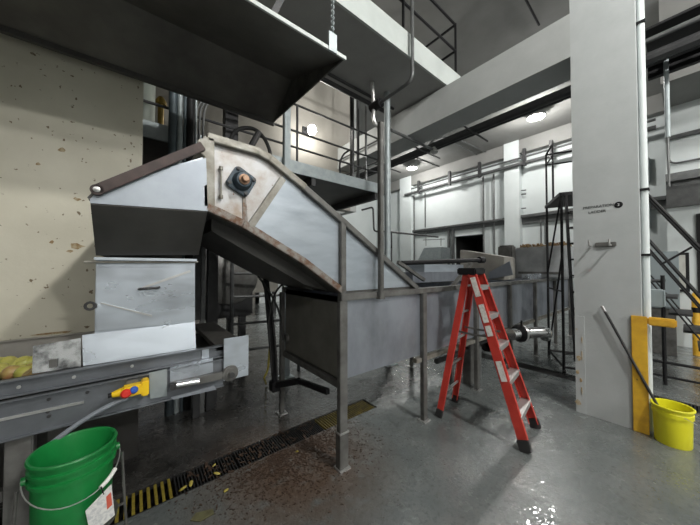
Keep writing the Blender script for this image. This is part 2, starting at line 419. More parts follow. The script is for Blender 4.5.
ch.box(cx-.035, cx+.035, cy-.05, cy-.035, 3.28, 3.42); ch.build('hanger_plate', M['galv'], t)
ch = MB(); zz = 3.42; k = 0
while zz < CE-.02:
    ch.torus((cx, cy-.043, zz), .0125, .004, (1, 0, 0) if k % 2 else (0, 1, 0), 10, 5, 1.0); zz += .0205; k += 1
ch.build('chain', M['galv'], t)
s = MB(); s.bar(P(268, 24, y=1.95), P(292, -22, y=1.95), .045, .045); s.build('hanger_strut', M['dark'], t)

# ================================================================== INCLINE CONVEYOR
FY = 1.83; RY = 2.98
t = thing('incline_conveyor', 'stainless incline conveyor with boxed head and sloping trough above the tank', 'conveyor', (1.4, 2.4, 0))
out = [P(*q, y=FY) for q in ((205, 135), (212, 131), (258, 147), (270, 153), (347, 220), (422, 288), (345, 294), (304, 263), (243, 225), (207, 208))]
ins = [V((p.x, FY+.045, p.z)) for p in out]
# boxed body behind the frame
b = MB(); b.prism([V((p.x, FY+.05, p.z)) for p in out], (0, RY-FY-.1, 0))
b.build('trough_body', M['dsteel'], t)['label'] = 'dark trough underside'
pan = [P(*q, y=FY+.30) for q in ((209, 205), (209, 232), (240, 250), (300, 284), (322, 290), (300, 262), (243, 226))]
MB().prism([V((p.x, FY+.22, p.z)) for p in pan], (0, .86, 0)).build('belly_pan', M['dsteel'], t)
# side sheets
sh = [P(*q, y=FY+.045) for q in ((209, 139), (257, 150), (284, 175), (251, 226), (243, 222), (211, 206))]
hp = MB().plate([V((p.x, FY+.04, p.z)) for p in sh], .01).build('head_side_sheet', M['stainpanel'], t)
hp['label'] = 'rust spotted head side sheet'
sh2 = [P(*q, y=FY+.045) for q in ((284, 175), (347, 226), (416, 286), (345, 291), (304, 260), (251, 226))]
MB().plate([V((p.x, FY+.04, p.z)) for p in sh2], .01).build('slope_side_sheet', M['steel'], t)
# frame flanges
def flange(pix, w, m, name, lab=None, up=None, dep=.05):
    pts = [P(*q, y=FY) for q in pix]; bb = MB()
    for a, c in zip(pts, pts[1:]):
        d = (c-a).normalized()
        bb.bar(a + V((0, dep/2, 0)) - d*.0, c + V((0, dep/2, 0)) + d*.012, w, dep, up=(0, 1, 0), bv=.004)
    o = bb.build(name, m, t)
    if lab: o['label'] = lab
    return o
flange(((209.5, 207), (209, 139)), .062, M['creamsteel'], 'head_post')
flange(((208, 136), (258, 150.5), (270, 157), (305, 186)), .05, M['creamsteel'], 'top_flange')
flange(((305, 187), (347, 223.5), (418, 288)), .05, M['frame'], 'slope_flange')
flange(((207, 206), (243, 223), (304, 260.5), (345, 292)), .05, M['rusty'], 'bottom_flange', 'rust streaked bottom flange')
flange(((284, 178), (252, 225)), .045, M['creamsteel'], 'diagonal_rib')
flange(((344, 222), (344, 294)), .055, M['frame'], 'upright_rib')
# flanged bearing
bc = P(241, 182, y=FY+.03)
ang = R(-28); c_, s_ = math.cos(ang), math.sin(ang)
br = MB()
sq = []
for (a, d) in ((-.078, -.06), (-.06, -.078), (.06, -.078), (.078, -.06), (.078, .06), (.06, .078), (-.06, .078), (-.078, .06)):
    sq.append(bc + V((a*c_-d*s_, .008, a*s_+d*c_)))
br.prism(sq, (0, -.03, 0), .004)
br.lathe([(.062, 0), (.058, .03), (.045, .045), (.03, .047), (0, .047)], bc + V((0, -.02, 0)), 24, (0, -1, 0))
bo = br.build('flange_bearing', M['bearing'], t)
MB().lathe([(.034, 0), (.034, .012), (.022, .014), (.022, .04), (.018, .044), (0, .044)], bc + V((0, -.064, 0)), 20, (0, -1, 0)).build('shaft', M['rust'], bo)['label'] = 'rusty shaft end'
for a, d in ((-1, -1), (1, -1), (1, 1), (-1, 1)):
    q = bc + V(((a*c_-d*s_)*.058, -.02, (a*s_+d*c_)*.058))
    MB().lathe([(.013, 0), (.013, .012), (0, .014)], q, 6, (0, -1, 0)).build('bolt', M['dark'], bo)
a0, a1 = P(221, 168, y=FY+.02), P(221, 197, y=FY+.02)
MB().cyl(a0, a1, .006).lathe([(.012, -.01), (.012, .012), (0, .014)], a1, 10).lathe([(.012, -.012), (.012, .01), (0, .012)], a0, 10).build('adjuster_rod', M['creamsteel'], t)
MB().plate([P(*q, y=FY+.034) for q in ((242.5, 197), (246, 197), (248, 223), (243, 222))], .004).build('rust_streak', M['rusty'], t)['label'] = 'rust streak below the bearing'
# tie arm to the discharge hood
A0, A1 = P(97, 190, y=FY-.02), P(203, 146, y=FY-.02)
arm = MB().bar(A0, A1, .050, .02, up=(0, 1, 0), bv=.003)
d = (A1-A0).normalized(); arm.lathe([(.026, -.01), (.026, .01), (0, .01)], A0, 20, (0, -1, 0)).lathe([(0, -.01), (.026, -.01)], A0, 20, (0, -1, 0))
ar = arm.build('tie_arm', M['rust_arm'], t); ar['label'] = 'brown oxidised tie arm'
MB().lathe([(.014, 0), (.014, .006), (.008, .008), (.008, .016), (0, .018)], A0+V((0, -.012, 0)), 14, (0, -1, 0)).build('pivot_bolt', M['silver'], ar)
q = P(202, 145, y=FY-.01); lug = MB().prism([q+V((-.03, .0, -.03)), q+V((.02, 0, -.07)), q+V((.03, 0, .06)), q+V((-.02, 0, .03))], (0, .02, 0), .004)
lug.build('pivot_lug', M['creamsteel'], t)
# belly handles
for pa, pb in (((250, 258), (259, 263)), ((305, 287), (314, 290))):
    a, c = P(*pa, y=2.35), P(*pb, y=2.35); mid = V((0, 0, -.045))
    MB().tube(fillet([a+V((0, 0, .08)), a, c, c+V((0, 0, .08))], .02), .007, 8).build('belly_handle', M['silver'], t)
# legs of the conveyor: two at the front of the tank end are the tank's; hanging cable tray under the belly
# ---- discharge hood
t2 = thing('discharge_hood', 'open pale steel discharge hood left of the conveyor head', 'hood', (.08, 2.2, 1.76))
g = [P(*q, y=FY) for q in ((90, 199), (100, 189), (160, 171), (206, 158), (208, 211), (90, 203))]
MB().prism(g, (0, .012, 0)).build('side_sheet', mat('dull hood steel', (.34, .375, .415), .46, .55, c2=(.29, .32, .36), scale=4), t2)
lo_l, lo_r, hi_l, hi_r = P(96, 254, y=2.1), P(206, 254, y=2.1), P(90.5, 203, y=FY), P(207, 211, y=FY)
lo_r.x = hi_r.x
MB().plate([lo_l, lo_r, V((hi_r.x, FY+.006, hi_r.z)), V((hi_l.x, FY+.006, hi_l.z))], .012).build('funnel_plate', M['dsteel'], t2)['label'] = 'sloping funnel plate, darkened for shade'  # shade under the overhang is put into the dark steel colour
MB().plate([V((g[0].x, FY, g[0].z)), V((g[1].x, FY, g[1].z)), V((g[1].x, RY, g[1].z)), V((g[0].x, RY, g[0].z))], .012).build('nose_plate', M['dsteel'], t2)
MB().plate([V((g[1].x, FY+.01, g[1].z)), V((g[3].x, FY+.01, g[3].z)), V((g[3].x, RY, g[3].z)), V((g[1].x, RY, g[1].z))], .012).build('top_sheet', M['steel'], t2)
MB().plate([V((g[0].x, FY+.02, g[0].z)), V((lo_l.x, 2.1, lo_l.z)), V((lo_l.x, RY, lo_l.z)), V((g[0].x, RY, g[0].z))], .012).build('end_sheet', M['dsteel'], t2)
MB().box(lo_l.x, g[4].x, RY-.02, RY, 1.76, 2.2).build('back_sheet', M['dsteel'], t2)

# ---- transfer chute
t3 = thing('transfer_chute', 'scuffed stainless chute box below the discharge hood, with a small handle', 'chute', (.08, 2.4, 1.2))
cl, cr = P(96, 258, y=2.1).x, P(195, 258, y=2.1).x
def cz(px, py): return P(px, py, y=2.1).z
z_t, z_b = cz(96, 258), 1.20
MB().box(cl, cr, 2.1, 2.95, z_b+.02, z_t-.01).build('chute_box', M['steel2'], t3)
b = MB(); b.box(cl-.005, cr+.005, 2.06, 2.1, z_t-.012, z_t+.004); b.box(cl, cr, 2.094, 2.1, z_t-.05, z_t)
b.build('top_flange', M['steel2'], t3)
MB().cyl(P(84, 262, y=2.08), P(198, 262, y=2.08), .007).build('hinge_rod', M['creamsteel'], t3)
dp = MB(); dq = [P(*q, y=2.09) for q in ((96, 269), (195, 267), (195, 322), (96, 331))]
dp.plate(dq, .01, .002); dpo = dp.build('access_panel', M['steel2'], t3)
MB().tube(fillet([P(139, 289, y=2.085), P(140, 289, y=2.05), P(158, 288, y=2.05), P(159, 287, y=2.085)], .015), .008, 8).build('handle', M['dark'], dpo)
MB().plate([P(*q, y=2.084) for q in ((100, 303.5), (101, 302.5), (152, 315), (152, 317))], .006).build('welded_strap', M['silver'], dpo)
MB().plate([P(*q, y=2.084) for q in ((142, 287), (190, 270), (191, 272), (143, 289))], .006).build('welded_strap', M['silver'], dpo)
lk = MB(); q = P(90, 306, y=2.1); lk.torus(q, .02, .007, (0, 1, 0), 12, 6); lk.box(q.x+.02, cl+.01, 2.09, 2.11, q.z-.012, q.z+.012); lk.build('latch', M['dark'], t3)
# lower splash apron tilted out over the belt
ap = [P(82, 335, y=2.09), P(195, 322, y=2.09), P(196, 349, y=2.06), P(83, 366, y=2.06)]
MB().plate(ap, .008).build('splash_apron', M['steel2'], t3)
sg = [P(33, 346, y=2.10), P(81, 338, y=2.10), P(81, 368, y=2.075), P(32, 374, y=2.075)]
MB().plate(sg, .008).build('side_guard', M['guardsteel'], t3)['label'] = 'mirror bright side guard plate'
MB().plate([P(*q, y=2.065) for q in ((49, 360), (57, 359), (57, 367), (49, 368))], .006).build('clip', M['frame'], t3)

# ================================================================== TAKEAWAY CONVEYOR (low, left)
YF, YB = 2.0, 3.0
XE = P(247, 380, y=YF).x
t4 = thing('takeaway_conveyor', 'low steel takeaway belt conveyor running under the chute along the cream wall', 'conveyor', (-1, 2.5, 0))
zt = P(110, 364, y=YF).z; zm = P(110, 380, y=YF).z; zlo = P(110, 414, y=YF).z
XL = -4.2
MB().box(XL, XE-.12, YF+.06, YB-.05, zt-.13, zt-.10).box(XE-.2, XE-.02, YF+.03, YB-.05, zt-.04, zt-.005).build('belt', M['belt'], t4)
def channel(z0, z1, y, xr, m, name, out_=.035, lab=None):
    bb = MB(); bb.box(XL, xr, y, y+.008, z0, z1); bb.box(XL, xr, y-out_, y+.008, z1-.008, z1); bb.box(XL, xr, y-out_, y+.008, z0, z0+.008)
    o = bb.build(name, m, t4)
    if lab: o['label'] = lab
    return o
channel(zm+.008, zt, YF+.03, XE-.13, M['railsteel'], 'upper_rail', .03)
channel(zlo, zm, YF, XE-.16, M['railsteel'], 'lower_rail', .02)
channel(zlo, zt+.02, YB, XE-.14, M['tanbin'], 'rear_rail', .02)
b = MB()
b.box(XL, XE-.2, YF+.02, YB-.02, zlo+.01, zlo+.03); b.build('drip_tray', M['dsteel'], t4)
b = MB(); b.box(XE-.165, XE, YF-.03, YF-.02, P(230, 378, y=YF).z, P(230, 337, y=YF).z, .002); ep = b.build('end_plate', M['steel2'], t4)
wc = P(231, 374, y=YF-.05)
wh = MB().lathe([(.0, .0), (.052, 0), (.055, .008), (.05, .022), (.035, .024), (.035, .03), (.02, .032), (.02, .05), (0, .052)], wc+V((0, .03, 0)), 24, (0, -1, 0)).build('drive_pulley', M['frame'], t4)
MB().lathe([(.018, 0), (.018, .012), (0, .014)], wc + V((0, -.02, 0)), 8, (0, -1, 0)).build('hub_nut', M['dark'], wh)
tb = MB(); a, c = P(171, 386, y=YF-.03), P(222, 375, y=YF-.03); tb.bar(a, c, .03, .045, up=(0, 0, 1)); tb.build('tension_bar', M['frame'], t4)
a, c = P(176, 385, y=YF-.07), P(199, 381, y=YF-.07); MB().cyl(a, c, .017, seg=14).build('tension_screw', M['bright'], t4)
MB().lathe([(0, -.01), (.02, -.01), (.02, .01), (0, .01)], a + V((-.02, 0, 0)), 6, (1, 0, 0)).build('lock_nut', M['dark'], t4)
MB().plate([P(*q, y=YF-.04) for q in ((171, 397), (173, 399), (216, 389), (214, 385))], .01).build('lower_lip', M['tank'], t4)
MB().plate([P(*q, y=YF-.012) for q in ((170, 368), (213, 358), (213, 372), (170, 383))], .008).build('cover_plate', M['steel2'], t4)
MB().plate([P(*q, y=YF-.022) for q in ((149, 373), (167, 369), (167, 396), (150, 399))], .008).build('junction_plate', M['galv'], t4)
MB().plate([P(*q, y=YF+.02) for q in ((202, 348), (209, 347), (209, 358), (202, 359))], .01).build('splice_plate', M['steel2'], t4)
for q in ((87.5, 392), (48, 393.5), (49, 399), (48, 411.5), (49, 416)):
    MB().lathe([(.008, 0), (.008, .006), (0, .007)], P(*q, y=YF-.001), 8, (0, -1, 0)).build('bolt', M['dark'], t4)
for q in ((19, 387), (74, 377), (132, 366)):
    MB().lathe([(.008, 0), (.008, .006), (0, .007)], P(*q, y=YF+.029), 8, (0, -1, 0)).build('bolt', M['silver'], t4)
a, c = P(0, 420, y=YF-.004), P(84, 402, y=YF-.004); MB().bar(a, c, .012, .008, up=(0, 1, 0)).build('stiffener', M['silver'], t4)
lx = P(21, 460, y=YF+.05).x
for yy in (YF+.05, YB-.1):
    lg = MB(); lg.box(lx-.045, lx+.045, yy-.04, yy+.04, .01, zlo+.02, .006); lg.box(lx-.08, lx+.08, yy-.08, yy+.08, 0, .012); lg.build('leg', M['frame'], t4)
MB().box(XL, lx-.05, YF+.03, YF+.07, .58, .63).build('brace', M['dsteel'], t4)
# emergency pull switch
q = P(131, 389, y=YF-.06)
t5 = thing('emergency_stop_switch', 'yellow pull cord switch with red and blue buttons on the low conveyor rail', 'switch', q)
ud = V((1, 0, .0)); a, c = P(122, 392, y=YF-.06), P(148, 386, y=YF-.06)
MB().bar(a, c, .062, .055, up=(0, 0, 1), bv=.008).bar(c-V((.03, 0, 0)), c+V((.004, 0, 0)), .066, .085, up=(0, 0, 1), bv=.006).build('housing', M['estop_y'], t5)
a2 = P(112, 395, y=YF-.06); MB().cyl(a2, a, .014, .024).build('cord_gland', M['estop_y'], t5)
MB().cyl(P(108, 396, y=YF-.06), a2, .012).build('cord_end', M['black'], t5)
MB().lathe([(.022, 0), (.024, .015), (.016, .024), (0, .026)], P(126, 393, y=YF-.09), 16, (0, -1, .1)).build('red_button', M['estop_r'], t5)
MB().lathe([(.018, 0), (.019, .012), (.013, .02), (0, .022)], P(134, 389.5, y=YF-.09), 16, (0, -1, .1)).build('blue_button', M['estop_b'], t5)
MB().box(q.x-.02, q.x+.03, YF-.035, YF-.02, q.z-.05, q.z+.04).build('mounting_foot', M['frame'], t5)
hs = [P(128, 398, y=YF-.04), P(112, 404, y=YF-.05), P(88, 417, y=YF-.05), P(66, 432, y=YF-.05), P(40, 452, y=YF-.05)]
tag(MB().tube(fillet(hs, .06), .012, 8).build('cable_conduit', M['hose']), 'grey flexible conduit dropping from the yellow switch behind the green bucket', 'conduit')

# fruit on the belt
random.seed(3)
fr = []
spots = [(2, 372), (9, 374), (16, 372), (23, 374), (29, 370), (5, 364), (13, 365), (21, 364), (28, 363), (31, 377), (-6, 372), (-4, 364)]
FL = ['leftmost front fruit', ]
for i, (px, py) in enumerate(spots):
    q = P(px, py, z=zt-.05); rr = random.uniform(.038, .047)
    f = MB(); prof = []
    for k in range(13):
        th_ = math.pi*k/12; r_ = rr*math.sin(th_)*(1+.08*math.cos(th_)); h_ = rr*.95*math.cos(th_) - .012*math.exp(-(th_/.35)**2)
        prof.append((max(r_, 0), h_))
    f.lathe(prof, (0, 0, 0), 16)
    o = f.build('apple', M['fruitred'] if i in (4, 9, 1) else M['fruit']); o.location = (q.x, q.y+.05, zt-.10+rr*.9); o.rotation_euler = (random.uniform(-.6, .6), random.uniform(-.6, .6), random.random()*6)
    tag(o, 'pale apple in the heap on the belt beside the bright guard plate', 'apple', 'apples on the takeaway belt')

# ================================================================== FLUME TANK
X0, X1 = 1.39, 8.6; ZT, ZB = 1.45, .72
t = thing('flume_tank', 'long stained stainless tank on legs behind the red ladder', 'tank', (4.5, 2.4, 0))
b = MB(); b.box(X0, X1, 1.865, 1.875, ZB, ZT); b.build('front_wall', M['tank'], t)
MB().box(X0, X0+.01, 1.875, RY-.04, ZB+.0, ZT-.02).build('end_wall', mat('dull tank end', (.20, .195, .175), .5, .4, c2=(.15, .146, .13), scale=4), t)['label'] = 'dark end wall'
MB().box(X0, X1, RY-.05, RY-.04, ZB, ZT).build('back_wall', M['tank'], t)
MB().box(X0, X1, 1.875, RY-.05, ZB, ZB+.01).build('tank_floor', M['tank'], t)
MB().box(X1-.01, X1, 1.875, RY-.05, ZB, ZT).build('far_end_wall', M['tank'], t)
b = MB(); b.box(X0-.02, X1, 1.82, 1.885, ZT-.05, ZT+.008, .004); b.build('top_rail', M['frame'], t)
MB().box(X0-.02, X1, RY-.06, RY, ZT-.05, ZT+.008, .004).build('rear_top_rail', M['frame'], t)
MB().box(X0-.03, X0+.03, 1.86, RY, ZB-.06, ZB, .003).build('end_rail', M['frame'], t)
MB().box(X0, X0+.03, 1.88, RY-.02, ZT-.07, ZT-.02).build('end_top_rail', M['frame'], t)
MB().box(2.4, X1, 1.84, 1.9, ZB-.075, ZB-.03, .003).build('bottom_rail', M['creamsteel'], t)
for i, lx in enumerate((1.39, 2.52, 3.72, 4.86, 6.05, 7.3, 8.5)):
    g = MB(); w = .040 if i == 0 else .034
    g.box(lx-w, lx+w, 1.815, 1.865, .012, ZT-.05, .004)
    lo_ = g.build('leg', M['frame'], t)
    MB().box(lx-.055, lx+.055, 1.79, 1.89, 0, .012).build('foot_plate', M['silver'], lo_)
    if i == 0:
        MB().box(lx-w-.008, lx+w+.008, 1.806, 1.874, .295, .307).build('leg_joint', M['silver'], lo_)
        MB().box(lx-w-.005, lx+w+.005, 1.809, 1.871, .012, .295, .003).build('leg_sleeve', M['frame'], lo_)
for lx in (1.36, 3.72, 6.05, 8.5):
    g = MB(); g.box(lx-.025, lx+.025, 2.94, 2.99, .012, ZT-.05, .004); lo_ = g.build('leg', M['frame'], t)
    MB().box(lx-.05, lx+.05, 2.91, 3.02, 0, .012).build('foot_plate', M['silver'], lo_)
wh = MB(); q = P(287, 338, x=X0-.005); wh.torus(q, .04, .012, (1, 0, 0), 14, 6).lathe([(.035, 0), (.03, -.015), (0, -.018)], q, 14, (1, 0, 0)); wh.build('drain_cap', M['frame'], t)
# black service cables and drive bracket under the belly
ca = thing('drive_bracket', 'black bracket and arm below the conveyor belly, at the tank end', 'bracket', (1.2, 2.9, .8))
q0 = P(275, 385, y=2.86); q1 = P(299, 381, y=2.5); q2 = V((1.34, 1.98, .60))
MB().bar(q0, q1, .06, .06, bv=.006).bar(q1, q2, .04, .05, bv=.004).build('arm', M['black'], ca)
MB().box(q0.x-.05, q0.x+.04, q0.y-.05, q0.y+.05, q0.z-.06, q0.z+.05, .006).build('motor_block', M['black'], ca)
up_ = P(266, 278, y=2.86)
MB().bar(q0, up_, .05, .05, bv=.004).build('hanger_post', M['black'], ca)
for i, pl in enumerate(([(262, 280), (272, 310), (276, 350), (277, 378)], [(292, 277), (275, 290), (268, 320), (272, 372)], [(258, 276), (270, 292), (280, 312), (283, 340)])):
    tag(MB().tube(fillet([P(*a, y=2.80-.04*i) for a in pl], .15), .011, 8).build('service_cable', M['rubber']),
        ['straight black cable down the drive bracket post', 'black cable bowing out beside the drive bracket post', 'short black cable crossing to the tank end wall'][i], 'cable', 'cables under the conveyor belly')
tag(MB().tube(fillet([P(270, 345, y=2.95), P(268, 370, y=2.95), P(264, 378, y=2.95), P(266, 384, z=.02)], .08), .012, 8).build('yellow_hose', M['yhose']), 'short yellow hose hanging beside the tank rear leg', 'hose')

# pipework hung below the tank behind the stepladder
t = thing('drain_manifold', 'dark pump and pipework below the tank behind the ladder', 'pump', (4.2, 2.2, 0))
MB().tube(fillet([(3.0, 2.0, .5), (3.6, 2.0, .5), (4.6, 2.05, .52)], .1), .035, 10).build('pipe_run', M['dark'], t)
MB().cyl((3.35, 2.0, .5), (3.35, 2.0, .12), .03).build('drop_pipe', M['midpipe'], t); MB().cyl((4.1, 2.0, .5), (4.1, 2.0, 0), .04).build('drop_pipe', M['midpipe'], t)
MB().lathe([(.09, 0), (.1, .05), (.1, .22), (.06, .27), (0, .27)], (4.45, 2.05, .42), 18, (1, 0, 0)).build('pump_body', M['dark'], t)
MB().box(3.78, 3.9, 1.96, 2.08, 0, .62, .005).build('support_post', M['frame'], t)
# chrome elbow
t = thing('outlet_elbow', 'polished steel outlet elbow pipe sticking out below the tank', 'pipe', (4.2, 1.75, .7))
e0 = P(523, 333, y=1.62); e1 = P(547, 332, y=1.40); e2 = P(556, 340, y=1.42)
rr = .085
pth = fillet([V((e0.x-.25, 1.70, e0.z)), e0, e1, V((e1.x+.13, e1.y+.06, e1.z-.10))], .12)
MB().tube(pth, rr, 16).build('elbow_tube', M['bright'], t)
d = (e1-e0).normalized()
MB().lathe([(rr, -.02), (rr+.03, -.02), (rr+.03, .02), (rr, .02)], e0, 18, d).build('clamp_collar', M['silver'], t)
MB().lathe([(.0, -.14), (.10, -.14), (.135, -.08), (.135, -.03), (0, -.03)], e0, 18, d).build('butterfly_valve', M['black'], t)
MB().bar(e0+V((-.06, 0, .1)), e0+V((-.2, -.05, .22)), .025, .015).build('valve_handle', M['black'], t)

# ---- things standing on / behind the tank
t = thing('tipping_arm', 'black roller arm lying across the tank top above the ladder', 'arm', (3.2, 2.3, 1.46))
a, c = P(402, 263, y=2.25), P(482, 260, y=1.98)
MB().cyl(a, c, .03, seg=12).build('roller_tube', M['black'], t)
MB().lathe([(0, -.06), (.05, -.06), (.05, .03), (.03, .05), (0, .05)], c, 16, (1, -.3, 0)).build('end_bearing', M['black'], t)
a, c = P(452, 287, y=1.95), P(471, 263, y=1.95)
MB().bar(a, c, .03, .05, up=(0, 1, 0)).bar(a, a+V((0, 0, -.1)), .03, .05, up=(0, 1, 0)).build('stay', M['frame'], t)
a, c = P(398, 262, y=2.2), P(424, 280, y=2.2)
MB().bar(a, c, .04, .04, up=(0, 1, 0)).build('stay', M['frame'], t)
MB().bar(V((a.x, 2.25, 1.44)), V((a.x, 2.25, 1.66)), .04, .04).build('stay', M['frame'], t)
t = thing('wash_trough', 'small grey steel trough on the tank top left of the ladder', 'trough', (3.1, 2.6, 1.45))
a, c = P(410, 284, y=2.55), P(462, 262, y=2.55)
MB().box(a.x, c.x, 2.5, 2.9, 1.458, 1.62).build('tray', M['tank'], t)
MB().box(a.x+.35, c.x+.05, 2.55, 2.93, 1.62, 1.74).build('upper_tray', M['steel'], t)
# beige tote behind
t = thing('beige_tote', 'beige open tote behind the ladder top', 'tote', (5.4, 2.5, 1.45))
MB().prism([(5.2, 2.06, 1.46), (5.2, 2.9, 1.46), (5.2, 2.9, 2.05), (5.2, 2.06, 1.88)], (.5, 0, 0), .012).build('tote_shell', M['tanbin'], t)
MB().prism([(5.15, 1.90, 1.56), (5.15, 2.3, 1.47), (5.15, 2.3, 1.60), (5.15, 1.95, 1.80)], (.03, 0, 0)).build('spout_plate', M['tank'], t)
# large grey tub heaped with waste
t = thing('waste_tub', 'tall scuffed grey tub on the tank, heaped with brown vegetable waste', 'tub', (7.2, 2, 1.45))
xl, xr, ty, zt_ = 6.9, 7.6, 1.52, 2.15
MB().box(xl, xr, ty, ty+.98, 1.46, zt_, .03).build('tub_shell', M['greybin'], t)
MB().box(xl-.02, xl, ty+.08, ty+.9, 1.55, 1.6).build('tub_rib', M['frame'], t)
MB().box(xl-.3, xl-.05, 2.45, 2.75, 1.46, zt_+.05, .03).build('side_chute', M['frame'], t)
MB().box(6.0, 6.8, 1.95, 2.05, 1.46, 1.56).build('splash_board', M['steel2'], t)
w_ = MB()
for i in range(160):
    x_, y_ = random.uniform(xl+.02, xr-.02), random.uniform(ty+.02, ty+.95); s_ = random.uniform(.02, .05)
    w_.bar((x_, y_, zt_-.01), (x_+random.uniform(-.06, .06), y_+random.uniform(-.05, .05), zt_+random.uniform(.01, .09)), s_, s_*.6)
tag(w_.build('waste_heap', M['waste'], t), kind='stuff')

# ================================================================== STEPLADDER
F1, F2, B1, B2 = P(523, 452, z=0), P(539, 429, z=0), P(437, 417, z=0), P(456, 402, z=0)
fm, bm_ = (F1+F2)/2, (B1+B2)/2
e2 = (bm_-fm).normalized(); e1 = V((e2.y, -e2.x, 0))
if e1.dot(F2-F1) < 0: e1 = -e1
spread = (bm_-fm).length; H = 1.64
hwf = (F2-F1).length/2; hwb = (B2-B1).length/2
def LP(u, v, z): return fm + e1*u + e2*v + Z*z
t = thing('stepladder', 'red fibreglass stepladder standing open beside the tank', 'ladder', fm)
vt = spread*.60
def front(s, h):   # rail centre line, s=-1/+1
    k = h/H; return LP(s*(hwf*(1-k) + .155*k - .01), vt*k - .03*(1-k)*0, h)
def back(s, h):
    k = h/H; return LP(s*(hwb*(1-k) + .125*k - .01), spread*(1-k) + (vt+.06)*k, h)
def crail(fn, s, w, d, name):
    a, c = fn(s, .05), fn(s, H-.02); ax = (c-a).normalized(); sd = e1*s
    wdir = sd.cross(ax).normalized()
    bb = MB(); o_ = sd*.0
    bb.bar(a, c, .006, w, up=wdir)                     # web
    for k in (-1, 1): bb.bar(a + wdir*k*(w/2-.003) - sd*d/2, c + wdir*k*(w/2-.003) - sd*d/2, d, .006, up=wdir)
    return bb.build(name, M['red'], t)
for s in (-1, 1):
    rl = crail(front, s, .085, .035, 'front_rail')
    ax = (front(s, 1)-front(s, 0)).normalized()
    f = front(s, 0); MB().bar(f+ax*.0-V((0, 0, -.004)), front(s, .10), .042, .10, up=e2, bv=.006).build('rubber_foot', M['rubber'], rl)
    rl2 = crail(back, s, .065, .03, 'rear_rail')
    MB().bar(back(s, .004), back(s, .09), .038, .075, up=e2, bv=.006).build('rubber_foot', M['rubber'], rl2)
    if s == -1:
        for h0, h1 in ((1.38, 1.58), (1.12, 1.30), (.99, 1.09), (.58, .76)):
            a, c = front(s, h0), front(s, h1)
            wd = e1.cross(ax).normalized()
            MB().bar(a - e1*.006, c - e1*.006, .052, .004, up=e1*-1).build('sticker', M['ladwhite'], rl)['label'] = 'white printed sticker'
for i in range(5):
    h = .30*(i+1) - .02
    a, c = front(-1, h), front(1, h)
    st = MB(); st.bar(a+e1*.004, c-e1*.004, .085, .025, up=(0, 0, 1))
    st.bar(a+e1*.004-e2*.045-V((0, 0, .012)), c-e1*.004-e2*.045-V((0, 0, .012)), .006, .05); st.build('step', M['silver'], t)
    a, c = back(-1, h), back(1, h)
    MB().bar(a+e1*.004, c-e1*.004, .02, .022, up=(0, 0, 1)).build('rear_brace', M['silver'], t)
capc = LP(0, vt+.03, H)
poly = [capc + e1*a + e2*d + V((0, 0, -.035)) for a, d in ((-.168, -.085), (.168, -.085), (.15, .12), (-.15, .12))]
MB().prism(poly, (0, 0, .075), .012).build('top_cap', M['black'], t)
for s in (-1, 1):
    a, c = front(s, .98), back(s, .98); m_ = (a+c)/2 - V((0, 0, .015))
    MB().bar(a-e1*s*.03, m_-e1*s*.03, .004, .022).bar(m_-e1*s*.03, c-e1*s*.03, .004, .022).build('spreader', M['frame'], t)

# ================================================================== DRAIN GRATES
def grate(x0, x1, y0, y1, label, m, bars, along='y', group='drain grates in the floor', frame=True):
    t = thing('drain_grate', label, 'drain grate', ((x0+x1)/2, (y0+y1)/2, 0), group)
    b = MB()
    n = bars
    for i in range(n):
        if along == 'y':
            x = x0 + (i+.5)*(x1-x0)/n; w = (x1-x0)/n*.42; b.box(x-w/2, x+w/2, y0, y1, -.028, -.004)
        else:
            y = y0 + (i+.5)*(y1-y0)/n; w = (y1-y0)/n*.42; b.box(x0, x1, y-w/2, y+w/2, -.028, -.004)
    b.build('grate_bars', m, t)
    f = MB()
    if along == 'y':
        f.box(x0, x1, y0, y0+.014, -.03, -.003); f.box(x0, x1, y1-.014, y1, -.03, -.003)
    else:
        f.box(x0, x0+.014, y0, y1, -.03, -.003); f.box(x1-.014, x1, y0, y1, -.03, -.003)
    f.bm.free()
    for k in (0, 1):
        if along == 'y': MB().box(x0, x1, (y0, y1-.014)[k], (y0+.014, y1)[k], -.03, -.003).build('edge_bar', M['grate'], t)
        else: MB().box((x0, x1-.014)[k], (x0+.014, x1)[k], y0, y1, -.03, -.003).build('edge_bar', M['grate'], t)
grate(-.22, .26, TY0, TY1, 'drain grate with yellow bars beside the green bucket', M['grateyellow'], 11)
xs = [.26, .72, 1.18, 1.58]
for i in range(3): grate(xs[i]+.004, xs[i+1]-.004, TY0, TY1, ['black drain grate next to the yellow barred one by the bucket', 'black drain grate partly covered in brown scraps, middle of the dark run', 'black drain grate covered in scraps behind the front tank leg'][i], M['grate'], 20)
grate(1.585, 2.30, TY0, TY1, 'dull yellow drain grate under the tank, behind its front leg', M['grateolive'], 24)
for i, (a, c) in enumerate(((-2.2, -.6), (-.59, .55), (.56, 1.7), (1.71, 2.36))):
    grate(TX0, TX1, a, c, ['black cross drain grate farthest right past the yellow bucket', 'black cross drain grate behind the yellow bucket', 'black cross drain grate behind the white column', 'black cross drain grate left of the white column'][i], M['grate'], 40, 'x')

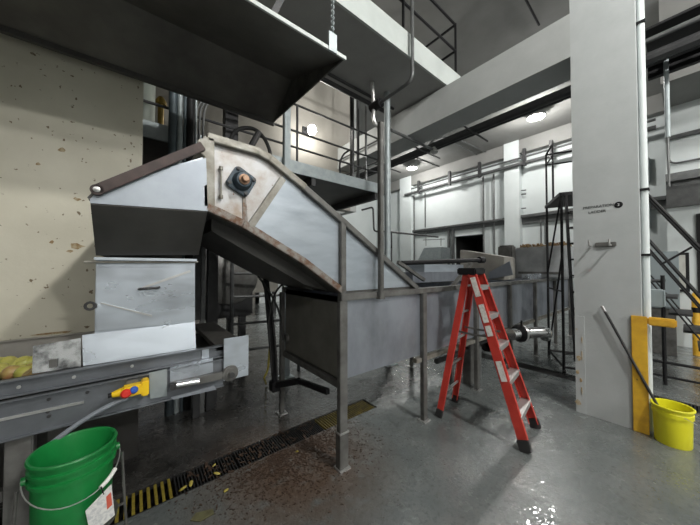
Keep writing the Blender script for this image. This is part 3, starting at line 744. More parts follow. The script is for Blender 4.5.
# scraps
random.seed(11)
def flake(b, x, y, z, s):
    a = random.random()*6.28; l = s*random.uniform(.6, 1.6); w = s*random.uniform(.3, .7)
    dx, dy = math.cos(a), math.sin(a); tz = random.uniform(0, .4)*s
    p = [V((x+dx*l*u-dy*w*v, y+dy*l*u+dx*w*v, z+tz*(u+1)/2+.001)) for u, v in ((-.5, -.5), (.5, -.5), (.5, .5), (-.5, .5))]
    b.prism(p, (0, 0, s*.15))
b = MB()
for i in range(3600):
    x = random.gauss(1.15, .34); y = 2.36 - abs(random.gauss(0, .26)); flake(b, x, y, 0, random.uniform(.004, .016))
for i in range(170):
    x = random.uniform(.35, 1.55); y = random.uniform(TY0, TY1); flake(b, x, y, -.004, random.uniform(.01, .035))
for i in range(500):
    x = random.uniform(-.2, 2.6); y = random.uniform(1.3, 2.36); flake(b, x, y, 0, random.uniform(.003, .008))
tag(b.build('floor_debris', M['brown'], smooth=False), 'brown vegetable scraps scattered along the drain', 'debris', kind='stuff')
for i, (px, py, lb) in enumerate(((183, 489, 'yellow peel on the drain, nearest the bucket'), (191, 484, 'small yellow peel on the drain edge'), (217, 474, 'yellow peel lying on the dark grate'),
                                  (226, 491, 'pale peel lying on the grey floor'), (297, 452, 'cream scrap in the brown debris'), (214, 466, 'yellow peel at the far drain edge'))):
    q = P(px, py, z=0.0); s = .017 if i < 4 else .011
    b = MB(); b.lathe([(0, .012), (s*.6, .010), (s, .004), (s*.9, 0), (0, 0)], (0, 0, 0), 10)
    for v in b.bm.verts: v.co.x *= 1.6; v.co.y *= .8; v.co.z += .006*math.sin(v.co.x*60)
    o = b.build('potato_peel', M['peel']); o.location = (q.x, q.y, .002); o.rotation_euler = (0, 0, i*1.3); tag(o, lb, 'peel')
q = [P(*a, z=.004) for a in ((190, 521), (196, 513), (213, 509), (214, 514), (200, 522))]
tag(MB().prism(q, (0, 0, .003)).build('cardboard_scrap', mat('olive scrap', (.13, .125, .06), .7, c2=(.09, .085, .04), scale=30)), 'flat olive scrap on the floor near the bucket', 'scrap')

# ================================================================== GREEN BUCKET
gc = P(75, 445, z=.845); RG = .150
zr = .845; hb = .37
gc = V((gc.x, gc.y, zr-hb))
print('green bucket', gc)
t = thing('green_bucket', 'green plastic bucket with wire handle at the low conveyor', 'bucket', gc)
t.rotation_euler = (0, 0, 0)
rb = RG*.86
prof = [(0, 0), (rb, 0), (rb+.004, .01), (RG-.012, hb-.13), (RG-.012, hb-.105), (RG, hb-.10), (RG, hb-.085), (RG-.010, hb-.082), (RG-.010, hb-.06), (RG, hb-.057), (RG, hb-.044), (RG-.009, hb-.041), (RG-.009, hb-.022),
        (RG+.001, hb-.018), (RG+.003, hb-.006), (RG, hb), (RG-.008, hb), (RG-.012, hb-.01), (rb-.006, .012), (0, .012)]
MB().lathe(prof, gc, 48).build('pail', M['green'], t)
ax_ = V((math.cos(R(10)), math.sin(R(10)), 0)); ax2 = V((-ax_.y, ax_.x, 0))
pts = []
for i in range(21):
    a = math.pi*i/20
    pts.append(gc + V((0, 0, hb-.08)) + ax_*(-math.cos(a)*(RG+.012)) - ax2*(math.sin(a)*(RG+.035)) - V((0, 0, math.sin(a)*.085)))
hd = MB().tube(pts, .0025, 6).build('wire_handle', M['silver'], t)
MB().tube(pts[13:17], .009, 10).build('grip', M['whiteplastic'], hd)['label'] = 'white grip tube'
for s in (-1, 1):
    q = gc + V((0, 0, hb-.08)) + ax_*s*(RG+.004); MB().lathe([(.018, -.006), (.018, .008), (0, .01)], q, 12, ax_*s).build('ear', M['green'], t)
# paper tag hung on the handle
q = pts[13] + V((0, 0, -.012))
tdir = (ax_*.96 + ax2*.1).normalized(); n_ = V((tdir.y, -tdir.x, 0)).normalized()
tt = thing('paper_tag', 'white printed tag hanging on the green bucket handle', 'tag', q)
q = q + n_*.008
MB().prism([q + tdir*a + V((0, 0, d)) for a, d in ((-.05, -.05), (.036, .01), (.05, -.14), (-.032, -.17))], n_*.002).build('sheet', M['tagpaper'], tt)
MB().prism([q + n_*.0022 + tdir*a + V((0, 0, d)) for a, d in ((.018, -.035), (.034, -.025), (.040, -.085), (.022, -.095))], n_*.001).build('red_print', M['redprint'], tt)
MB().tube([q + V((0, 0, .02)), q + tdir*.01+V((0, 0, -.02))], .003, 6).build('tie', M['black'], tt)
# stand
t = thing('bucket_stand', 'thin steel rod stand holding the green bucket', 'stand', (gc.x, gc.y, 0))
MB().lathe([(0, gc.z-.012), (.16, gc.z-.012), (.16, gc.z-.002), (0, gc.z-.002)], (gc.x, gc.y, 0), 28).build('platform', M['frame'], t)
for k in range(3):
    a = R(6+90*k) if k < 2 else R(192); d = V((math.cos(a), math.sin(a), 0)); c = V((gc.x, gc.y, 0))
    MB().tube([c+d*.22+V((0, 0, .0)), c+d*.185+V((0, 0, gc.z)), c+d*(RG+.022)+V((0, 0, gc.z+.26))], .006, 8).bar(c+d*.15+V((0, 0, gc.z-.007)), c+d*.188+V((0, 0, gc.z-.007)), .012, .008).build('leg_rod', M['frame'], t)

# ================================================================== YELLOW BUCKET, BROOM, GUARD
yc = V((4.07, .112, 0)); RYB = .140; hb = .36
t = thing('yellow_bucket', 'yellow plastic bucket on the floor by the column', 'bucket', yc)
rb = RYB*.84
prof = [(0, 0), (rb, 0), (rb+.004, .01), (RYB-.012, hb-.09), (RYB-.004, hb-.088), (RYB-.004, hb-.05), (RYB-.01, hb-.045), (RYB-.008, hb-.02), (RYB+.004, hb-.016), (RYB+.005, hb-.004), (RYB, hb), (RYB-.01, hb-.002), (rb-.006, .012), (0, .012)]
MB().lathe(prof, yc, 40).build('pail', M['bucketyellow'], t)
pts = [yc + V((math.cos(a)*(RYB+.008), math.sin(a)*(RYB+.008), hb-.05-.09*abs(math.sin(a-R(-150))))) for a in [R(-150)+math.pi*i/16 for i in range(17)]]
MB().tube(pts, .0025, 6).build('wire_handle', M['silver'], t)
t = thing('mop_handle', 'dark broom stick leaning on the column, standing in the yellow bucket', 'broom', yc)
top = P(602, 306, x=4.045); bot = V((yc.x-.02, yc.y-.03, .03))
d = (top-bot).normalized()
MB().cyl(bot, top-d*.06, .0125, seg=12).build('stick', M['dark'], t)
MB().cyl(top-d*.06, top, .0135, seg=12).build('end_cap', M['silver'], t)['label'] = 'pale end cap'
MB().bar(bot-V((.05, 0, 0)), bot+V((.05, 0, 0)), .03, .03).build('head_block', M['dark'], t)

t = thing('corner_guard', 'yellow steel guard on the corner of the white column', 'guard', (4.05, .3, 0))
gz = P(638, 316, x=4.06).z
b = MB(); b.box(CX0-.022, CX0-.001, .262, .375, 0, gz, .003); b.build('guard_angle', M['yellow'], t)
a_, c_2 = P(646, 320, x=4.11), P(677, 321, x=4.11)
MB().box(4.06, 4.13, c_2.y, .262, a_.z-.045, a_.z+.035, .012).build('bumper_arm', M['yellow'], t)['label'] = 'yellow bumper arm'
# grey junction box on the column side
q = P(656, 297, y=.22)
t = thing('junction_box', 'grey electrical box on the side of the white column', 'box', q)
MB().box(4.28, 4.46, .16, .30, q.z-.09, q.z+.09, .008).build('enclosure', M['box'], t)
MB().box(4.285, 4.455, .15, .16, q.z-.085, q.z+.085, .004).build('cover', M['box'], t)
# white pipe with clips, put on the column edge for its bright lit strip
t = thing('drop_pipe', 'white pipe standing in for the lit right edge of the column', 'pipe', (4.15, .27, 0))
MB().cyl((4.19, .268, 0), (4.19, .268, CE), .029, seg=14).build('tube', M['white'], t)
for py in (22, 190, 255):
    z_ = P(645, py, x=4.2).z; MB().box(4.15, 4.23, .232, .30, z_-.012, z_+.012).build('clip', M['black'], t)
# hook bracket
q0, q1 = P(591, 246, x=CX0-.03), P(616, 243, x=CX0-.03)
t = thing('hook_rail', 'small steel two prong hook rail on the column below the lettering', 'hook', (CX0, .6, q0.z))
ya, yb = q0.y, q1.y; zc = (q0.z+q1.z)/2
MB().box(CX0-.018, CX0, yb, ya-.03, zc-.025, zc+.025, .006).build('back_plate', M['frame'], t)
for yy in (ya, yb+.04):
    MB().tube(fillet([(CX0-.01, yy, zc-.01), (CX0-.13, yy, zc-.015), (CX0-.13, yy, zc+.05)], .02), .009, 8).build('hook_prong', M['silver'], t)
# lettering on the column
lab = thing('column_sign', 'black stencilled words on the white column', 'sign', P(600, 208, x=CX0))
q = P(598, 206.5, x=CX0-.002); q2 = P(597, 211.8, x=CX0-.002)
lettering('letters', 'PREPARATION', M['text'], .040, q, (0, -1, 0), (0, 0, 1), lab)
lettering('letters', 'LADDER', M['text'], .040, q2, (0, -1, 0), (0, 0, 1), lab)
q = P(618.5, 204.8, x=CX0-.001)
MB().lathe([(0, 0), (.034, 0), (.034, .003), (0, .003)], q+V((.001, 0, 0)), 24, (-1, 0, 0)).build('dot', M['black'], lab)
lettering('numeral', '2', M['mark'], .04, q+V((-.004, 0, 0)), (0, -1, 0), (0, 0, 1), lab)
# rust on the column base edge strip
b = MB()
for (px, py, w, h) in ((579, 358, .05, .06), (578, 372, .035, .05), (581, 380, .03, .05), (578, 402, .06, .06), (582, 340, .012, .08), (582, 355, .012, .12), (582, 390, .012, .1), (577, 329, .02, .02)):
    q = P(px, py, x=CX0-.002); n = 9; pl = []
    for k in range(n):
        a = 2*math.pi*k/n; r_ = random.uniform(.35, .6); pl.append(V((CX0-.002, q.y+math.cos(a)*w*r_, q.z+math.sin(a)*h*r_)))
    b.prism([p_-V((.009, 0, 0)) for p_ in pl], (.004, 0, 0))
o = b.build('trim_rust_marks', M['rustmark']); o['kind'] = 'structure'
b = MB()
for (px, py, w, h) in ((76, 246, .10, .05), (70, 251, .05, .03), (52, 242, .03, .03), (62, 150, .05, .04), (38, 164, .03, .03), (77, 199, .05, .03), (55, 333, .25, .02)):
    q = P(px, py, y=3.1)
    b.prism([V((q.x+math.cos(k*.7)*w*random.uniform(.25, .6), 3.0975, q.z+math.sin(k*.7)*h*random.uniform(.25, .6))) for k in range(9)], (0, .003, 0))
o = b.build('trim_wall_stains', mat('brown wall stain', (.24, .15, .06), .75, c2=(.40, .34, .22), scale=30, lo=.4, hi=.62)); o['kind'] = 'structure'
struct(MB().box(CX0-.006, CX0, .752, .84, .0, P(578, 316, x=CX0).z), 'trim_column_plate', M['column'])

# ================================================================== ROLLING PLATFORM LADDER (behind the column)
zp = 2.85
N0 = V((P(564, 373, z=0).x, P(564, 373, z=0).y, 0)); N1 = V((P(549, 355, z=0).x, P(549, 355, z=0).y, 0))
le = (N1-N0).normalized(); lw = V((le.y, -le.x, 0)); ll = (N1-N0).length; lwid = .58
def G(u, v, z): return N0 + le*u + lw*v + Z*z
t = thing('platform_ladder', 'tall black platform ladder partly hidden behind the white column', 'ladder', G(ll/2, lwid/2, 0))
for u in (0, ll):
    for v in (0, lwid):
        lg = MB().cyl(G(u, v, .03), G(u, v, zp), .02, seg=10).build('leg', M['black'], t)
        MB().lathe([(0, -.02), (.03, -.02), (.03, .02), (0, .02)], G(u, v, .03), 14, lw).build('caster', M['black'], lg)
MB().prism([G(-.03, -.03, zp), G(ll+.03, -.03, zp), G(ll+.03, lwid+.03, zp), G(-.03, lwid+.03, zp)], (0, 0, .05)).build('platform', M['black'], t)
for a, c in (((0, 0, .09), (ll, 0, .09)), ((0, lwid, .09), (ll, lwid, .09)), ((0, 0, .09), (0, lwid, .09)), ((ll, 0, .09), (ll, lwid, .09))):
    MB().cyl(G(*a), G(*c), .018, seg=8).build('base_bar', M['black'], t)
for a, c in (((.05, 0, 2.8), (ll, 0, 1.6)), ((0, 0, 1.9), (ll, 0, .1)), ((0, 0, 1.3), (ll, 0, 1.3)), ((0, 0, .3), (ll, lwid, .1))):
    MB().cyl(G(*a), G(*c), .014, seg=8).build('brace', M['black'], t)
zr_ = 3.9; um = ll*.5
for u, v in ((ll, 0), (um, 0), (ll, lwid), (um, lwid)): MB().cyl(G(u, v, zp+.04), G(u, v, zr_), .017, seg=8).build('guard_post', M['black'], t)
MB().tube(fillet([G(um, 0, zr_), G(ll, 0, zr_), G(ll, lwid, zr_), G(um, lwid, zr_)], .05), .018, 8).build('top_rail', M['black'], t)
MB().tube([G(um, 0, zr_-.2), G(ll, 0, zr_-.2), G(ll, lwid, zr_-.2), G(um, lwid, zr_-.2)], .014, 8).build('mid_rail', M['black'], t)
for v in (.06, lwid-.06): MB().bar(G(-.35, v, .3), G(0, v, zp), .03, .06).build('stringer', M['black'], t)
for i in range(9):
    z_ = .55 + .25*i; u = -.35 + .35*(z_-.3)/(zp-.3)
    MB().prism([G(u-.07, .08, z_), G(u+.07, .08, z_), G(u+.07, lwid-.08, z_), G(u-.07, lwid-.08, z_)], (0, 0, .025)).build('tread', M['black'], t)

# ================================================================== STEEL STAIR (far right)
sx0, sx1 = 6.0, 6.75
t = thing('steel_staircase', 'steep black steel staircase beyond the column at the right edge', 'staircase', (6.3, -.2, 0))
def SP(px, py, x=sx0): return P(px, py, x=x)
hr0, hr1 = SP(646, 193), SP(706, 254)
dd = (hr1-hr0).normalized()
def slope_line(p0, x, up_=0., l0=-.3, l1=3.2):
    a = V((x, p0.y, p0.z+up_)) + dd*l0; c = V((x, p0.y, p0.z+up_)) + dd*l1
    if c.z < .02: c = a + dd*((a.z-.02)/-dd.z)
    return a, c
for x in (sx0, sx1):
    a, c = slope_line(hr0, x, 0, -.1, 3.1); MB().cyl(a, c, .02, seg=8).build('handrail', M['black'], t)
    a, c = slope_line(SP(648, 240), x, 0, -.1, 3.0); MB().cyl(a, c, .016, seg=8).build('mid_rail', M['black'], t)
    a, c = slope_line(SP(648, 250), x, 0, -.1, 3.0); MB().cyl(a, c, .012, seg=8).build('lower_rail', M['black'], t)
    a, c = slope_line(SP(648, 278), x, 0, -.4, 3.2); MB().bar(a, c, .012, .14, up=(1, 0, 0)).build('stringer', M['black'], t)
base = SP(648, 278)
k = 0
z = base.z - .05
while z > .1:
    s_ = (z-base.z)/dd.z; y = base.y + dd.y*s_
    b = MB(); b.box(sx0+.02, sx1-.02, y-.12, y+.1, z-.015, z+.015); b.build('tread', M['dark'], t); z -= .23
for px, py in ((663, 296),):
    q = SP(px, py); MB().cyl((sx0, q.y, .0), (sx0, q.y, q.z+.3), .022, seg=8).build('support_post', M['black'], t)
MB().cyl((sx0, SP(640, 385).y+.3, .32), (sx0, -1.2, .32), .02, seg=8).cyl((sx0, SP(640, 385).y+.3, .12), (sx0, -1.2, .12), .016, seg=8).build('base_rail', M['black'], t)
MB().cyl((sx0, SP(660, 265).y, SP(660, 265).z), (sx0, SP(692, 247).y, SP(692, 247).z), .014, seg=8).build('strut', M['black'], t)
MB().box(sx0, sx1, base.y+.1, base.y+.34, base.z-.05, base.z, .005).build('landing', M['black'], t)
# right background bits
q0, q1 = P(671, 253, x=rx-.05), P(690, 292, x=rx-.05)
t = thing('wall_board', 'pale board in a black frame on the white wall behind the staircase', 'board', (rx, q0.y, q1.z))
MB().box(rx-.05, rx, q1.y, q0.y, q1.z, q0.z, .004).build('frame', M['black'], t)
MB().box(rx-.056, rx-.05, q1.y+.05, q0.y-.05, q1.z+.05, q0.z-.05).build('panel', M['picture'], t)
for i, (px, lb) in enumerate(((669, 'yellow bollard behind the staircase, seen left of the pale board'), (697, 'yellow bollard by the dark doorway at the right edge'))):
    q = P(px, 330, x=8.5); t = thing('bollard', lb, 'bollard', (q.x, q.y, 0), 'yellow bollards')
    MB().lathe([(.06, 0), (.06, 1.15), (.04, 1.2), (0, 1.22)], (q.x, q.y, 0), 18).build('post', M['yellow'], t)
    MB().lathe([(.0605, .82), (.063, .82), (.063, .92), (.0605, .92)], (q.x, q.y, 0), 18).build('band', M['black'], t)
q = P(655, 275, x=8.0)
t = thing('wall_cabinet', 'grey control cabinet beyond the column under the stair rail', 'cabinet', (8.2, q.y, 0))
MB().box(8.0, 8.4, q.y-.3, q.y+.3, .9, 2.0, .01).build('body', M['box'], t)
MB().box(7.98, 8.0, q.y-.27, q.y+.27, .93, 1.97, .006).build('door', M['box'], t)
MB().box(8.05, 8.35, q.y-.25, q.y+.25, 0, .9, .01).build('plinth', M['frame'], t)
for i, (p0, p1) in enumerate((((646, 158), (650, 182)), ((647, 200), (651, 228)))):
    q0, q1 = P(*p0, x=FW-.12), P(*p1, x=FW-.12)
    tag(MB().box(FW-.12, FW, q1.y, q0.y, q1.z, q0.z, .01).build('wall_box', M['galv']), ['slim grey box high on the far white wall, just past the column edge', 'slim grey box on the far white wall, level with the top of the stair rail'][i], 'box')
# ================================================================== MEZZANINE behind the conveyor
t = thing('mezzanine_platform', 'steel mezzanine walkway with black railings behind the conveyor head', 'platform', (1, 4.8, 3.24))
MB().box(-5.8, 4.02, 4.0, 5.58, 3.25, 3.30).build('deck', M['dsteel'], t)
b = MB(); b.box(-5.8, 4.05, 3.97, 4.0, 3.23, 3.43); b.build('edge_channel', M['galv'], t)
for x in (-4, -2.4, -.8, .8, 2.4, 3.9): MB().box(x-.04, x+.04, 4.0, 5.58, 3.10, 3.25).build('joist', M['dark'], t)
for z in (3.68, 3.95, 4.40): MB().cyl((-5.8, 4.03, z), (4.02, 4.03, z), .018, seg=8).build('rail', M['dark'], t)
for x in (-3.4, -2.0, -.6, 2.1, 3.3, 4.0): MB().cyl((x, 4.03, 3.3), (x, 4.03, 4.4), .02, seg=8).build('rail_post', M['dark'], t)
for z in (3.95, 4.40): MB().cyl((4.02, 4.03, z), (4.02, 5.5, z), .018, seg=8).build('end_rail', M['dark'], t)
# posts
q = P(287, 150, y=3.9)
t = thing('support_post', 'pale square steel post rising from the mezzanine edge beside the canopy end', 'post', (q.x, 3.9, 0))
MB().box(q.x-.05, q.x+.05, 3.87, 3.96, .01, 4.8, .006).build('shaft', M['galv'], t)
MB().box(q.x-.1, q.x+.1, 3.8, 4.0, 0, .012).build('base_plate', M['galv'], t)
q = P(387.5, 200, y=3.3)
t = thing('support_post', 'round pale post rising behind the conveyor slope', 'post', (q.x, 3.3, 0))
MB().cyl((q.x, 3.3, 0.012), (q.x, 3.3, 4.8), .055, seg=16).build('shaft', M['galv'], t)
MB().box(q.x-.12, q.x+.12, 3.18, 3.42, 0, .012).build('base_plate', M['galv'], t)
q = P(381, 200, y=1.79)
t = thing('stanchion', 'dark square stanchion standing on the tank rail in front of the slope', 'post', (q.x, 1.79, ZT))
zt_ = P(381, 122, y=1.79).z
MB().box(q.x-.024, q.x+.024, 1.772, 1.818, ZT-.04, zt_, .006).build('shaft', M['frame'], t)
MB().box(q.x-.03, q.x+.03, 1.77, 1.83, ZT-.06, ZT-.04).build('foot_clip', M['frame'], t)

# pipes at the left behind the conveyor head
left = [(173, .045, 'bluegrey', 'thick blue grey riser pipe, leftmost of those behind the conveyor head'), (180, .03, 'galv', 'pale riser pipe between two dark ones behind the conveyor head'),
        (185, .018, 'bluegrey', 'thin dark riser pipe behind the tie arm'), (190.5, .045, 'black', 'thick black riser pipe behind the tie arm'), (196, .012, 'galv', 'thin pale riser conduit right of the black pipe')]
for px, r_, m_, lb in left:
    q = P(px, 120, y=3.75)
    tag(MB().cyl((q.x, 3.75, 0), (q.x, 3.75, 4.79), r_, seg=12).build('riser_pipe', M[m_]), lb, 'pipe', 'riser pipes behind the conveyor head')
for i in range(3):
    a, c, d = P(195+4*i, 124, y=3.85), P(197+4*i, 106, y=3.85), P(206+4*i, 98, y=3.85)
    tag(MB().tube(fillet([V((a.x, 3.85, 3.3)), a, c, d, d+V((.5, 0, .02))], .12), .014, 8).build('bent_conduit', M['midpipe']),
        ['left bent conduit curving out below the canopy edge', 'middle bent conduit curving out below the canopy edge', 'right bent conduit curving out below the canopy edge'][i], 'conduit', 'bent conduits under the canopy')
q = P(230.5, 120, y=4.2)
tag(MB().box(q.x-.09, q.x+.09, 4.12, 4.28, 3.3, CE, .005).build('dark_duct', M['black']), 'black square duct standing on the mezzanine behind the conveyor head', 'duct')
hs = [P(*a, y=2.6) for a in ((232, 134), (240, 128), (254, 128), (264, 137), (270, 150))]
hs.append(V((hs[-1].x+.02, 2.6, hs[-1].z-.22))); hs.insert(0, hs[0]-V((.03, 0, .2)))
tag(MB().tube(fillet(hs, .2), .018, 10).build('black_hose', M['rubber']), 'black hose arching over the conveyor head', 'hose')
q = P(246, 150, y=2.5)
MB().cyl(q-V((0, 0, .05)), P(259, 132, y=2.5), .028, seg=10).build('gas_spring', M['dark'], bpy.data.objects['incline_conveyor'])
# ochre valve on the mezzanine rail
q = P(161, 105, y=4.2)
t = thing('valve_stand', 'ochre valve stand on the mezzanine, left', 'valve', (q.x, 4.2, 3.3))
MB().cyl((q.x, 4.2, 3.3), (q.x, 4.2, q.z), .035, seg=10).build('stem', M['brass'], t)
MB().lathe([(.06, 0), (.06, .05), (.03, .1), (0, .1)], (q.x, 4.2, q.z), 12).build('bonnet', M['brass'], t)
q = P(145.5, 95, y=4.6)
tag(MB().cyl((q.x, 4.6, 3.3), (q.x, 4.6, CE), .11, seg=16).build('pale_column_pipe', mat('pale green paint', (.45, .50, .44), .5)), 'pale green round column standing on the mezzanine beside the cream wall', 'column')
# dark tank hulls below the mezzanine
q = P(155, 150, y=4.3)
t = thing('holding_tank', 'dark rectangular vessel under the mezzanine at left', 'vessel', (.6, 5, 0))
MB().box(-1.2, 1.55, 4.5, 5.4, .9, 3.05, .03).build('vessel_body', M['dark'], t)
for x in (-1.0, 1.4):
    for y in (4.6, 5.3): MB().box(x-.05, x+.05, y-.05, y+.05, 0, .9).build('leg', M['dark'], t)
q = P(254, 293, y=4.48)
MB().lathe([(.42, 0), (.44, .03), (.40, .05), (0, .05)], V((q.x-.38, 4.5, 1.55)), 28, (0, -1, 0)).build('manway', M['frame'], t)

# access stand behind (pale frame with rungs)
pa, pb = P(232, 343, z=0), P(300, 345, z=0)
t = thing('access_frame', 'grey steel rung frame standing behind the conveyor belly', 'ladder', pa)
px_ = [P(232, 300, y=4.2), P(299, 300, y=4.0)]
A_, B_ = V((px_[0].x, 4.2, 0)), V((px_[1].x, 4.0, 0))
for q in (A_, B_): MB().cyl(q, q+V((0, 0, 1.95)), .028, seg=8).build('upright', M['midpipe'], t)
for z in (.45, .85, 1.25, 1.6): MB().cyl(A_+V((0, 0, z)), B_+V((0, 0, z)), .02, seg=8).build('rung', M['midpipe'], t)
MB().tube(fillet([A_+V((0, 0, 1.95)), A_*.4+B_*.6+V((0, 0, 2.05)), B_+V((0, 0, 1.3))], .3), .022, 8).build('curved_rail', M['midpipe'], t)
for i, (px, r_, m_, y_) in enumerate(((197, .035, 'dark', 3.5), (203, .02, 'midpipe', 3.55), (211, .045, 'dark', 3.6), (216, .02, 'dark', 3.7))):
    q = P(px, 290, y=y_)
    tag(MB().box(q.x-r_, q.x+r_, y_-r_, y_+r_, 0, 1.98, .004).build('frame_upright', M[m_]), ['wide dark upright just right of the chute', 'slim grey upright second from the chute', 'broad dark upright third from the chute', 'dark slim upright fourth from the chute'][i], 'post', 'uprights right of the chute')
# lit yellowish skid and pallets far below the mezzanine
t = thing('far_machine', 'dim grey machine on legs far behind under the mezzanine', 'machine', (3, 9, 0))
MB().box(1.2, 4.2, 9.5, 10.6, .8, 2.6, .03).build('housing', M['dim'], t)
for x in (1.3, 4.1): MB().box(x-.06, x+.06, 9.6, 9.72, 0, .8).build('leg', M['dark'], t)

# ================================================================== OVERHEAD PIPEWORK
# main rack under the roof behind the column (runs along y)
rk = thing('pipe_rack', 'dark overhead pipe rack running behind the column under the roof', 'pipe rack', (5, 2, 4.25))
RX = 5.15
for dx, dz, r_, m_ in ((0, 0, .075, 'dark'), (.20, .05, .05, 'black'), (.36, .10, .035, 'dark'), (-.1, .18, .03, 'midpipe')):
    MB().cyl((RX+dx, -4, 4.38+dz), (RX+dx, 9.5, 4.38+dz), r_, seg=10).build('rack_pipe', M[m_], rk)
for y in (2.5, 3.6, 4.8): MB().box(CX1, RX+.45, y-.012, y+.012, 4.25, 4.275).build('rack_bracket', M['dark'], rk)
for y in (-1.6, -.4, .5): MB().box(RX-.18, RX+.5, y-.025, y+.025, 4.24, 4.29).bar((RX-.15, y, 4.26), (RX-.15, y, CE), .03, .03).bar((RX+.47, y, 4.26), (RX+.47, y, CE), .03, .03).build('rack_hanger', M['dark'], rk)
b = MB(); b.box(RX+.42, RX+.5, -4, .3, 4.32, 4.5); b.box(RX-.1, RX+.5, -4, .3, 4.7, 4.73); b.build('cable_tray', M['black'], rk)
b = MB()
for dx, dz in ((0, .9), (.25, 1.05), (.1, 1.3)): b.cyl((RX+dx, -4, 4.38+dz), (RX+dx, .3, 4.38+dz), .035, seg=8)
b.build('upper_pipes', M['dark'], rk)
# conduit pair further in
t = thing('conduit_run', 'bundle of grey conduits crossing the roof towards the white wall', 'conduit', (7, 3.5, 5.4))
for i, (pa, pc) in enumerate((((449, 141), (504, 168)), ((458, 139), (512, 164)))):
    a, c = P(*pa, z=CE-.04), P(*pc, z=CE-.04)
    MB().cyl(a, c+(c-a)*.1, .022, seg=8).build('conduit', M['midpipe'], t)
# wall mounted run on the far wall
t = thing('wall_pipe_run', 'grey pipe run on brackets along the top of the white wall', 'pipe', (FW-.4, 5, 5.7))
zz = P(505, 168, x=FW-.45).z
yy0, yy1 = P(571, 160, x=FW-.45).y, P(405, 192, x=FW-.45).y
MB().cyl((FW-.45, yy0-2, zz), (FW-.45, yy1, zz), .07, seg=10).build('main_pipe', M['midpipe'], t)
MB().cyl((FW-.5, yy0-2, zz+.22), (FW-.5, yy1-.5, zz+.22), .04, seg=8).build('upper_pipe', M['midpipe'], t)
for px in (419, 450, 480, 525, 552): 
    y = P(px, 180, x=FW-.45).y; MB().box(FW-.55, FW-.4, y-.05, y+.05, zz-.12, zz+.55).build('bracket', M['dark'], t)
for i, (px, lb, z0) in enumerate(((414, 'grey down pipe beside the left pilaster of the white wall', .0), (425, 'thin conduit down the white wall, over the ledge', 3.9), (483.5, 'thin down pipe at the door side of the white wall', .0), (494, 'down pipe at the left edge of the broad pilaster', 2.0))):
    y = P(px, 220, x=FW-.1).y
    tag(MB().cyl((FW-.09, y, z0), (FW-.09, y, zz), .04 if i != 1 else .025, seg=8).build('down_pipe', M['midpipe']), lb, 'pipe', 'down pipes on the white wall')
q = P(450, 240, x=FW-.15)
t = thing('door_track', 'vertical grey steel track left of the dark loading doorway', 'track', (FW-.1, q.y, 0))
for dy in (-.12, .12): MB().box(FW-.12, FW-.01, q.y+dy-.05, q.y+dy+.05, 0, 3.65).build('rail', M['midpipe'], t)
t = thing('wall_rail', 'white panel rail and brackets left of the loading doorway', 'rail', (FW-.2, 8, 3))
MB().cyl(P(423, 240, x=FW-.3), P(445, 239, x=FW-.3), .02, seg=8).cyl(P(426, 232, x=FW-.3), P(426, 246, x=FW-.3), .02, seg=8).cyl(P(441, 238, x=FW-.3), P(441, 246, x=FW-.3), .02, seg=8).build('bracket', M['midpipe'], t)
t = thing('dock_shelter', 'grey sloped hood on the white wall, left of the loading doorway', 'hood', (FW-.6, 8, 2.0))
g = [P(*a, x=FW-.9) for a in ((417, 262), (441, 260), (441, 247), (424, 248))]
MB().prism(g, (.85, 0, 0)).build('hood_shell', M['galv'], t)
# right wall pipes above ledge
t = thing('wall_conduit', 'grey conduit on the wall between pilaster and column', 'conduit', (FW-.1, 3, 5))
a = [P(*q, x=FW-.12) for q in ((512, 168), (512, 205), (522, 205))]
MB().tube(fillet([P(522, 162, x=FW-.12), P(513, 178, x=FW-.12), P(512, 215, x=FW-.12)], .3), .05, 8).build('bent_pipe', M['midpipe'], t)
for py in (192, 196, 210): MB().cyl(P(509, py, x=FW-.12), P(526, py-2, x=FW-.12), .025, seg=8).build('stub', M['midpipe'], t)
t = thing('shelf_conduit', 'twin conduits dropping below the ledge left of the column', 'conduit', (FW-.1, 2.9, 3))
for px in (541, 545): y = P(px, 230, x=FW-.1).y; MB().cyl((FW-.1, y, 2.6), (FW-.1, y, 3.6), .025, seg=8).build('drop', M['midpipe'], t)

# upper right hanging pipe and conduits over the stair
t = thing('hanging_pipe', 'pale pipe hanging from the rack at the upper right', 'pipe', (5.5, 0, 3))
a, c = P(660, 62, x=5.5), P(667, 100, x=5.5)
MB().cyl(V((a.x, c.y, a.z+.05)), V((c.x, c.y, c.z-.5)), .024, seg=10).build('tube', M['galv'], t)
MB().cyl(V((c.x, c.y, c.z-.5)), V((c.x, c.y, 2.75)), .012, seg=8).build('cable', M['midpipe'], t)
y0 = P(668, 268, x=rx).y
tag(MB().tube(fillet([(rx-.06, y0-.05, 5.22), (rx-.06, y0-.05, 3.95), (rx-.06, -3, 3.95)], .15), .02, 8).build('conduit_loop', M['midpipe']), 'thin grey conduit turning along the right hand white wall', 'conduit')
q = P(667, 139, x=rx-.05)
tag(MB().cyl((rx-.05, q.y, q.z), (rx-.05, -3, q.z), .05, seg=10).build('cross_pipe', M['midpipe']), 'grey pipe crossing high on the right hand white wall', 'pipe')
# vertical service pipe in front of the slab with elbow
t = thing('service_pipe', 'grey service pipe bending below the walkway slab', 'pipe', (3.1, 2.45, 4.4))
b0 = P(412.5, 80, y=2.44); yv = 3.1
MB().tube(fillet([V((b0.x, 2.44, CE)), b0, V((b0.x+.02, yv+.1, b0.z))], .12, 8), .026, 12).build('bent_tube', M['midpipe'], t)
MB().cyl((b0.x+.02, yv, b0.z), (b0.x+.02, yv+.22, b0.z), .075, seg=14).build('coupling', M['black'], t)
